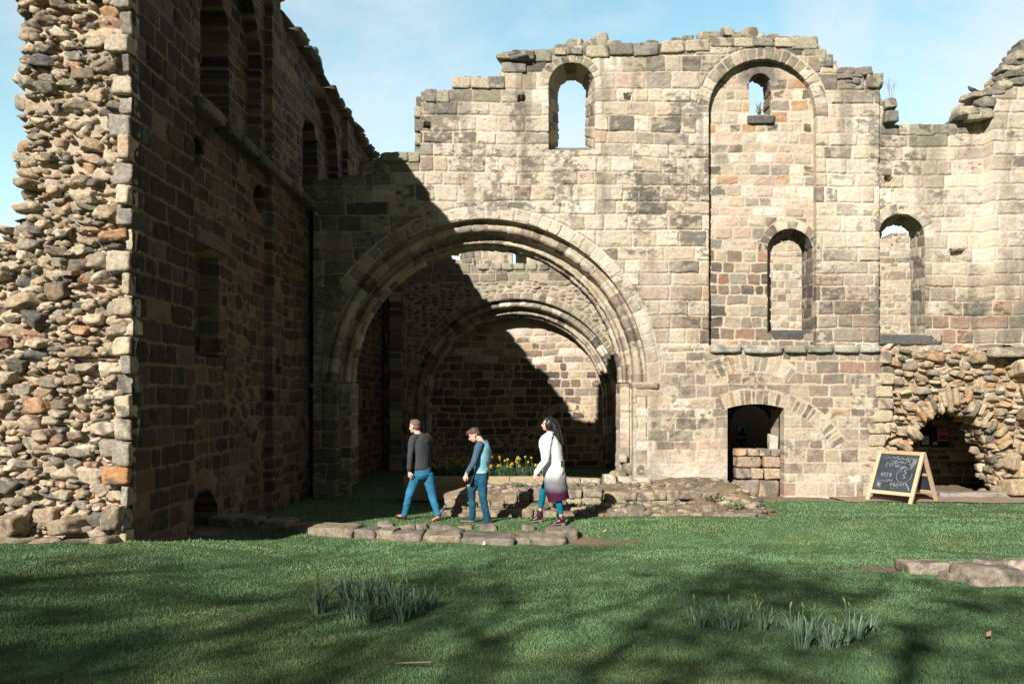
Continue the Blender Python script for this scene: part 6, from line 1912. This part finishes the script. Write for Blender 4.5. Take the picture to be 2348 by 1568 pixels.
# ------------------------------------------------------------------ things in the dark rooms
M_BLACKP = flat_mat('black_panel', (0.02, 0.022, 0.028), rough=0.5, var=0.2)
M_RED = flat_mat('red_print', (0.40, 0.025, 0.04), rough=0.5, var=0.1)
M_PINK = flat_mat('pink_paper', (0.50, 0.26, 0.28), rough=0.7, var=0.1)
M_PAPER = flat_mat('white_paper', (0.55, 0.66, 0.68), rough=0.7, var=0.08)
M_INK = flat_mat('ink', (0.05, 0.05, 0.06), rough=0.7, var=0.1)
M_SKYP = flat_mat('printed_sky', (0.25, 0.50, 0.62), rough=0.5, var=0.15, scale=6)
def notice():
    t = empty('notice_board', (11.2, 21.84, 0.95), 'dark notice board with papers on the back wall inside the broken arch', 'notice board')
    Yb = 21.80; s = FPX / Yb
    X = lambda x: (x - PX) / s
    Z = lambda y: EYE + (PY - y) / s
    box_obj('backing', X(2112), X(2177), Yb, Yb + 0.06, Z(1024), Z(981), M_BLACKP, t, 0.004)
    p = box_obj('poster', X(2149), X(2174), Yb - 0.012, Yb - 0.001, Z(1011), Z(981.5), M_PINK, t, 0)
    r = box_obj('red_panel', X(2151.5), X(2171), Yb - 0.018, Yb - 0.013, Z(1008.5), Z(997), M_RED, p, 0)
    for i, (a, c) in enumerate(((2151, 2169), (2151, 2172), (2152, 2166))):
        box_obj('text_line', X(a), X(c), Yb - 0.017, Yb - 0.013, Z(991.5 - i * 3.2), Z(990.3 - i * 3.2), M_INK if i else M_RED, p, 0)
    p = box_obj('paper', X(2113.6), X(2129.5), Yb - 0.010, Yb - 0.001, Z(1019), Z(999.5), M_PAPER, t, 0)
    for i in range(4): box_obj('text_line', X(2116), X(2126 - i % 2 * 3), Yb - 0.014, Yb - 0.011, Z(1006.2 + i * 3.2), Z(1005.2 + i * 3.2), M_INK, p, 0)
    p = box_obj('paper', X(2139), X(2148.5), Yb - 0.010, Yb - 0.001, Z(1019.5), Z(1013), M_PAPER, t, 0)
    t = empty('information_panel', (6.0, 21.7, -0.05), 'information panel with a blue picture of a tower inside the doorway', 'sign')
    Yb = 21.70; s = FPX / Yb
    box_obj('panel', X(1688.5), X(1714), Yb, Yb + 0.04, Z(1012), Z(973), M_BLACKP, t, 0.003)
    p = box_obj('picture', X(1690), X(1712.5), Yb - 0.010, Yb - 0.001, Z(1003.5), Z(974.5), M_SKYP, t, 0)
    b = Bag()
    for x0, x1, y0, y1 in ((1699.5, 1706.5, 981, 1001), (1691.5, 1698, 989, 1001), (1698, 1712, 992, 1001), (1700.5, 1702, 979.5, 981), (1704, 1705.5, 979.5, 981)):
        V, F = box_v(X(x0), X(x1), Yb - 0.015, Yb - 0.011, Z(y1), Z(y0)); b.add(V, F)
    b.build('tower_silhouette', M_INK, p, smooth=False)
    box_obj('post', X(1699), X(1703), Yb + 0.042, Yb + 0.10, -0.1, Z(985), M_BLACKP, t, 0.003)
    # plank gate leaf on the right of the broken arch
    t = empty('plank_gate', (11.7, 19.75, 0), 'open wooden plank gate inside the right side of the broken arch', 'gate')
    for i in range(4):
        box_obj('plank', 11.42 + i * 0.125, 11.54 + i * 0.125, 19.72 - 0.004 * (i % 2), 19.75, 0.08, 0.80 + 0.02 * (i % 2), M_WOOD, t, 0.005)
    for z in (0.2, 0.62): box_obj('ledge', 11.43, 11.91, 19.752, 19.79, z, z + 0.09, M_WOOD, t, 0.004)
    o = block('threshold_slab', (10.45, 18.42, 0.045), (1.9, 0.4, 0.13), (0.30, 0.26, 0.22), M_ROCK, None, 571, box=0.97)
    tag(o, 'pale threshold slab across the foot of the broken arch', 'threshold')
notice()

# ------------------------------------------------------------------ small plants, bird, twigs
def bush():
    p = W3(1741, 268, FPX / (Y1 + 0.62))
    e = empty('wall_shrub', p, 'yellow green shrub growing on the sill of the small upper window', 'shrub')
    rng = random.Random(581); b = Bag(); s = Bag()
    for k in range(18):
        a = rng.uniform(0, 6.28); L = rng.uniform(0.10, 0.36) * (1.25 if k < 2 else 1); lean = rng.uniform(0.1, 0.9)
        end = np.array((math.cos(a) * math.sin(lean) * L * 0.7 + 0.02, math.sin(a) * math.sin(lean) * L * 0.3, math.cos(lean) * L + 0.03))
        stem_tube(s, [(0, 0, 0), end * 0.5 + np.array((0, 0, 0.02)), end], [0.005, 0.004, 0.002], (0.14, 0.09, 0.05))
        for j in range(16):
            t = rng.uniform(0.25, 1.0); q = end * t + np.array([rng.uniform(-.025, .025) for _ in range(3)])
            v = np.array([rng.uniform(-1, 1) for _ in range(3)]); v = nrm(v) * rng.uniform(0.014, 0.026); u = nrm(np.cross(v, (0.3, 0.5, 0.9))) * 0.010
            g = rng.uniform(0.7, 1.25)
            b.add(np.array([q, q + v * 0.5 + u, q + v, q + v * 0.5 - u]), np.array([(0, 1, 2, 3)]), (0.26 * g, 0.19 * g, 0.045 * g) if rng.random() < 0.55 else (0.10 * g, 0.12 * g, 0.03 * g))
    b.build('foliage', M_LEAF, e, world=False); s.build('stems', M_BARK, e, world=False)
    # bare sprigs above the wall head
    p = W3(2040, 228, 98)
    e = empty('dry_sprigs', p, 'thin bare sprigs standing on the broken wall head', 'plant')
    s = Bag()
    for k in range(7):
        x = rng.uniform(-.12, .16); h = rng.uniform(0.3, 0.62)
        stem_tube(s, [(x * 0.4, 0, -0.05), (x * 0.8, 0.02, h * 0.55), (x + rng.uniform(-.06, .06), 0.02, h)], [0.004, 0.003, 0.002], (0.25, 0.22, 0.17), 4)
        for j in range(3): stem_tube(s, [(x * 0.8, 0.02, h * 0.55), (x + rng.uniform(-.12, .12), 0.02, h * rng.uniform(0.75, 0.95))], [0.0025, 0.0015], (0.25, 0.22, 0.17), 4)
    s.build('stems', M_BARK, e, world=False)
bush()

def weeds():
    rng = random.Random(585)
    spots = ((1318, 1160, 0.13, 15.75, 'leafy weed at the foot of the dressed course beside the woman'), (1352, 1162, 0.13, 15.72, 'second leafy weed further along the dressed course'), (1400, 1163, 0.13, 15.75, 'leafy weed under the middle of the dressed course'), (1450, 1162, 0.14, 15.7, 'small dark weed near the right of the dressed course'), (1396, 1118, 0.36, 17.2, 'tiny weed below the small pale block'), (1446, 1117, 0.36, 17.2, 'tiny weed below the long pale block'), (1640, 1150, 0.3, 15.55, 'green weed on the earthy mound'), (1690, 1172, 0.2, 15.1, 'green weed low on the front of the mound'), (1190, 1112, 0.46, 16.2, 'flat weed on top of the rubble between boy and woman'))
    for x, y, z, Y, lab in spots:
        X = (x - PX) / (FPX / Y)
        e = empty('weed', (X, Y, z + 0.02), lab, 'weed', 'weeds on the low ruin')
        b = Bag()
        for k in range(34):
            a = rng.uniform(0, 6.28); r = rng.uniform(0, 0.16)
            g = rng.uniform(0.7, 1.3)
            leaf_strip(b, (r * math.cos(a) * 1.4, r * math.sin(a) * 0.6, 0), rng.uniform(0, 6.28), rng.uniform(0.05, 0.12), rng.uniform(0.2, 1.0), 0.03, (0.06 * g, 0.12 * g, 0.045 * g), 0.6, 3)
        b.build('leaves', M_LEAF, e, world=False)
weeds()

def bird():
    p = W3(2233, 213, 101)
    e = empty('bird', (p.x, p.y + 0.05, p.z), 'small dark bird perched on the broken wall head at right', 'bird')
    b = Bag()
    loft(b, [(0.10, 0, 0.065), (0.05, 0, 0.075), (-0.02, 0, 0.09), (-0.06, 0, 0.115), (-0.075, 0, 0.145), (-0.095, 0, 0.152)], [0.018, 0.038, 0.046, 0.036, 0.027, 0.018], (0, 1, 0), 14, 3, 0.6)
    loft(b, [(0.08, 0, 0.07), (0.19, 0, 0.045)], [(0.03, 0.010), (0.022, 0.004)], (0, 1, 0), 10, 2, 0.2)
    V, N, F = remesh(b, 0.006, 2)
    m = flat_mat('feathers', (0.045, 0.046, 0.055), rough=0.6, var=0.4, scale=20)
    link('body', npmesh('body', V, F), m, e, world=False)
    b = Bag(); loft(b, [(-0.105, 0, 0.152), (-0.135, 0, 0.146)], [0.006, 0.0015], (0, 1, 0), 8, 2, 0.2)
    b.build('beak', M_INK, e, world=False)
    for sy in (-1, 1):
        b = Bag(); stem_tube(b, [(0.0, sy * 0.015, 0.06), (-0.005, sy * 0.016, 0.02), (-0.02, sy * 0.018, 0.0)], 0.004, (0.1, 0.06, 0.05))
        b.build('leg', M_BARK, e, world=False)
bird()

def bits():
    # stick, fallen leaves, scrap of white paper
    p = gpt(948, 1533); b = Bag()
    stem_tube(b, [(p.x - 0.12, p.y + 0.01, p.z + 0.035), (p.x - 0.02, p.y, p.z + 0.042), (p.x + 0.12, p.y - 0.01, p.z + 0.05)], [0.005, 0.006, 0.004], (0.30, 0.21, 0.13), 6)
    tag(b.build('fallen_stick', M_BARK), 'short straight dry stick lying in the near grass', 'stick')
    for x, y, lab in ((2262, 1471, 'pale brown fallen leaf lying on the lawn at right'), (1383, 1225, 'small upright dry leaf on the lawn just past the kerb end')):
        p = gpt(x, y); b = Bag()
        V = np.array([(0, 0, 0), (0.03, 0.018, 0.012), (0.07, 0.0, 0.02), (0.03, -0.02, 0.008), (0.035, 0.0, -0.002)])
        b.add(V @ rot(0.3, -0.3, 0.6).T + np.array((p.x, p.y, p.z + 0.04)), np.array([(0, 4, 1), (1, 4, 2), (2, 4, 3), (3, 4, 0)]), (0.36, 0.25, 0.13))
        tag(b.build('dry_leaf', M_LEAF), lab, 'leaf', 'fallen leaves')
    p = gpt(1110, 1251); b = Bag()
    V = np.array([(-0.02, 0, 0), (0.02, 0.01, 0), (0.004, 0.0, 0.07), (0.0, 0.03, 0.02)])
    b.add(V + np.array((p.x, p.y - 0.02, p.z + 0.02)), np.array([(0, 1, 2), (1, 3, 2), (3, 0, 2)]), (0.75, 0.75, 0.76))
    tag(b.build('paper_scrap', M_LEAF), 'scrap of white paper in the grass before the kerb', 'litter')
bits()

# ------------------------------------------------------------------ grass
def grass():
    rs = np.random.default_rng(7)
    n = 680000
    px_ = rs.uniform(-220, 2560, n); py_ = 1110 + (1640 - 1110) * rs.random(n) ** 0.85
    # to the ground: a few fixed-point steps
    Y = np.full(n, 9.0)
    for _ in range(40):
        s = FPX / Y; X = (px_ - PX) / s
        z = np.interp(Y, GY, GZ) + np.interp(Y, [-60, 0, 9.7, 13.3, 16.0], [0, 0.2, 0.36, 0.13, 0.0]) * sm((-2.2 - X) / 2.8)
        Yn = FPX * (EYE - z) / (py_ - PY)
        Y = Y * 0.6 + Yn * 0.4
    X = (px_ - PX) * Y / FPX
    ok = (Y < 18.2) & (Y > 2.4)
    so = soil_at(X, Y)
    ok &= rs.random(n) > so * 0.985
    ok &= ~((X < -4.78) & (Y > 9.3))
    ok &= ~((X > -1.0) & (X < 4.9) & (Y > 14.85))
    X = X[ok]; Y = Y[ok]; n = len(X)
    Z = ground(X, Y) - 0.005
    clump_ = fbm(X * 2.0, Y * 2.0, 801, 3); c2 = fbm(X * 0.6, Y * 0.6, 802, 3)
    h = (0.013 + 0.012 * rs.random(n) + 0.028 * (rs.random(n) < 0.012)) * (1 + 0.5 * clump_) * (0.9 + 0.03 * Y)
    w = (0.0018 + 0.0014 * rs.random(n)) * np.maximum(1, Y / 5.5)
    a = rs.uniform(0, 2 * np.pi, n)
    le = rs.normal(0, 0.45, n) + 0.45; la = rs.uniform(0, 2 * np.pi, n) * 0.5 + vn(X * 1.4, Y * 1.4, 803) * 2
    dx = np.cos(la) * h * np.sin(le); dy = np.sin(la) * h * np.sin(le); dz = h * np.cos(le)
    sx = np.cos(a) * w; sy = np.sin(a) * w
    V = np.empty((n, 5, 3))
    V[:, 0] = np.stack([X - sx, Y - sy, Z], -1); V[:, 1] = np.stack([X + sx, Y + sy, Z], -1)
    mx, my, mz = X + dx * 0.42, Y + dy * 0.42, Z + dz * 0.58
    V[:, 2] = np.stack([mx - sx * 0.75, my - sy * 0.75, mz], -1); V[:, 3] = np.stack([mx + sx * 0.75, my + sy * 0.75, mz], -1)
    V[:, 4] = np.stack([X + dx, Y + dy, Z + dz], -1)
    i = np.arange(n)[:, None] * 5
    Q = i + np.array([[0, 1, 3, 2]]); T = i + np.array([[2, 3, 4]])
    base = np.array((0.103, 0.183, 0.083)) * (1 + 0.28 * c2 + 0.22 * clump_)[:, None] * rs.uniform(0.8, 1.2, (n, 1))
    dry = (rs.random(n) < 0.025)[:, None]
    base = np.where(dry, np.array((0.22, 0.19, 0.10)), base)
    yel = sm((fbm(X * 0.9 + 7, Y * 0.9, 805, 3) - 0.1) / 0.4)[:, None] * 0.5
    base = base * (1 - yel) + np.array((0.165, 0.205, 0.075)) * yel
    C = np.repeat(base[:, None], 5, 1)
    o = link('grass', npmesh('grass', V.reshape(-1, 3), [Q, T], C.reshape(-1, 3), smooth=False), M_BLADE)
    tag(o, 'short green turf covering the lawn', 'grass', kind='stuff')
grass()

# ------------------------------------------------------------------ bare trees behind the camera, whose shadows fall on the lawn
def tree(x, y, hb, ht, R, seed, label, nl=16, leafy=0.5, dens=1.0):
    """tall trunk bare up to hb, a spreading crown of limbs, twigs and thin evergreen sprays between hb and ht"""
    rng = random.Random(seed)
    z0 = float(ground(x, y)) - 0.1
    e = empty('shade_tree', (x, y, z0), label, 'tree', 'trees shading the lawn')
    hb -= z0; ht -= z0
    tr = Bag(); cr = Bag(); lf = Bag()
    bk = (0.11, 0.09, 0.07)
    n = 9
    tp = [np.array((0.25 * math.sin(i * 1.3 + seed), 0.25 * math.cos(i * 1.7 + seed), hb * i / (n - 1) * 1.12)) * np.array((i / n, i / n, 1)) for i in range(n)]
    stem_tube(tr, tp, np.linspace(0.30, 0.14, n) * (0.4 if seed == 915 else 1.0), bk, 8)
    top = tp[-1]
    def spray(p, d, L, k):
        for _ in range(k):
            q = p + d * L * rng.random() + np.array([rng.gauss(0, 0.22), rng.gauss(0, 0.22), rng.gauss(0, 0.13)])
            if q[2] > ht: continue
            v = nrm([rng.gauss(0, 1), rng.gauss(0, 1), rng.gauss(0, 0.6)]) * rng.uniform(0.07, 0.16)
            u = nrm(np.cross(v, [rng.gauss(0, 1), rng.gauss(0, 1), rng.gauss(0, 1)])) * rng.uniform(0.025, 0.06)
            lf.add(np.array([q, q + v * 0.5 + u, q + v, q + v * 0.5 - u]), np.array([(0, 1, 2, 3)]), (0.04, 0.07, 0.025))
    def grow(p, d, L, r, lev):
        pts = [p]; rr = [r]; q = p.copy(); dd = d.copy(); m = 4
        for i in range(m):
            dd = nrm(dd + np.array([rng.gauss(0, 0.17), rng.gauss(0, 0.17), rng.gauss(0, 0.10)]))
            if q[2] + dd[2] * L / m > ht: dd = nrm(dd * np.array((1, 1, -0.1)))
            q = q + dd * L / m; pts.append(q.copy()); rr.append(r * (1 - 0.5 * (i + 1) / m))
        stem_tube(cr, pts, rr, bk, 5 if r > 0.02 else 3)
        if lev == 0:
            if rng.random() < leafy: spray(pts[1], dd, L, int(rng.randint(5, 12) * dens))
            return
        for j in range(rng.choice((3, 4, 5))):
            t = rng.uniform(0.3, 1.0) if j else 1.0
            i = min(int(t * m), m - 1); f = t * m - i
            b = np.array(pts[i]) * (1 - f) + np.array(pts[i + 1]) * f
            nd = nrm(dd * 0.8 + np.array((rng.gauss(0, 0.55), rng.gauss(0, 0.55), rng.gauss(0, 0.3))))
            grow(b, nd, L * rng.uniform(0.5, 0.72), r * rng.uniform(0.42, 0.6), lev - 1)
    for k in range(nl):
        a = k * 2.4 + rng.uniform(-.3, .3)
        f = rng.uniform(0.75, 1.0)
        p = top * f
        grow(p, nrm((math.cos(a), math.sin(a), rng.uniform(0.1, 0.9) * (ht - hb) / R)), R * rng.uniform(0.4, 0.62), 0.045 if seed == 915 else 0.075, 3)
    tr.build('trunk', M_BARK, e, world=False); cr.build('crown', M_BARK, e, world=False)
    if lf.n: lf.build('foliage', M_LEAF, e, world=False, smooth=False)
tree(-13.4, -11.5, 9.5, 14.6, 5.2, 911, 'tall half bare tree behind the camera, farthest to the left', 17, 0.6, 0.95)
tree(-8.8, -13.5, 10.5, 15.6, 5.0, 912, 'tall half bare tree behind the camera, between the two others', 16, 0.6, 0.95)
tree(-1.4, -12.5, 10.0, 14.8, 5.2, 913, 'tall half bare tree behind the camera, nearest to the wall side', 16, 0.55, 0.95)
tree(-17.2, -12.0, 9.5, 14.8, 4.6, 914, 'tall half bare tree behind the camera, outermost beyond the left wall', 15, 0.6, 0.95)
tree(-6.2, -11.8, 11.0, 14.2, 3.6, 915, 'slender half bare tree behind the camera, in front of the others', 10, 0.5, 0.9)
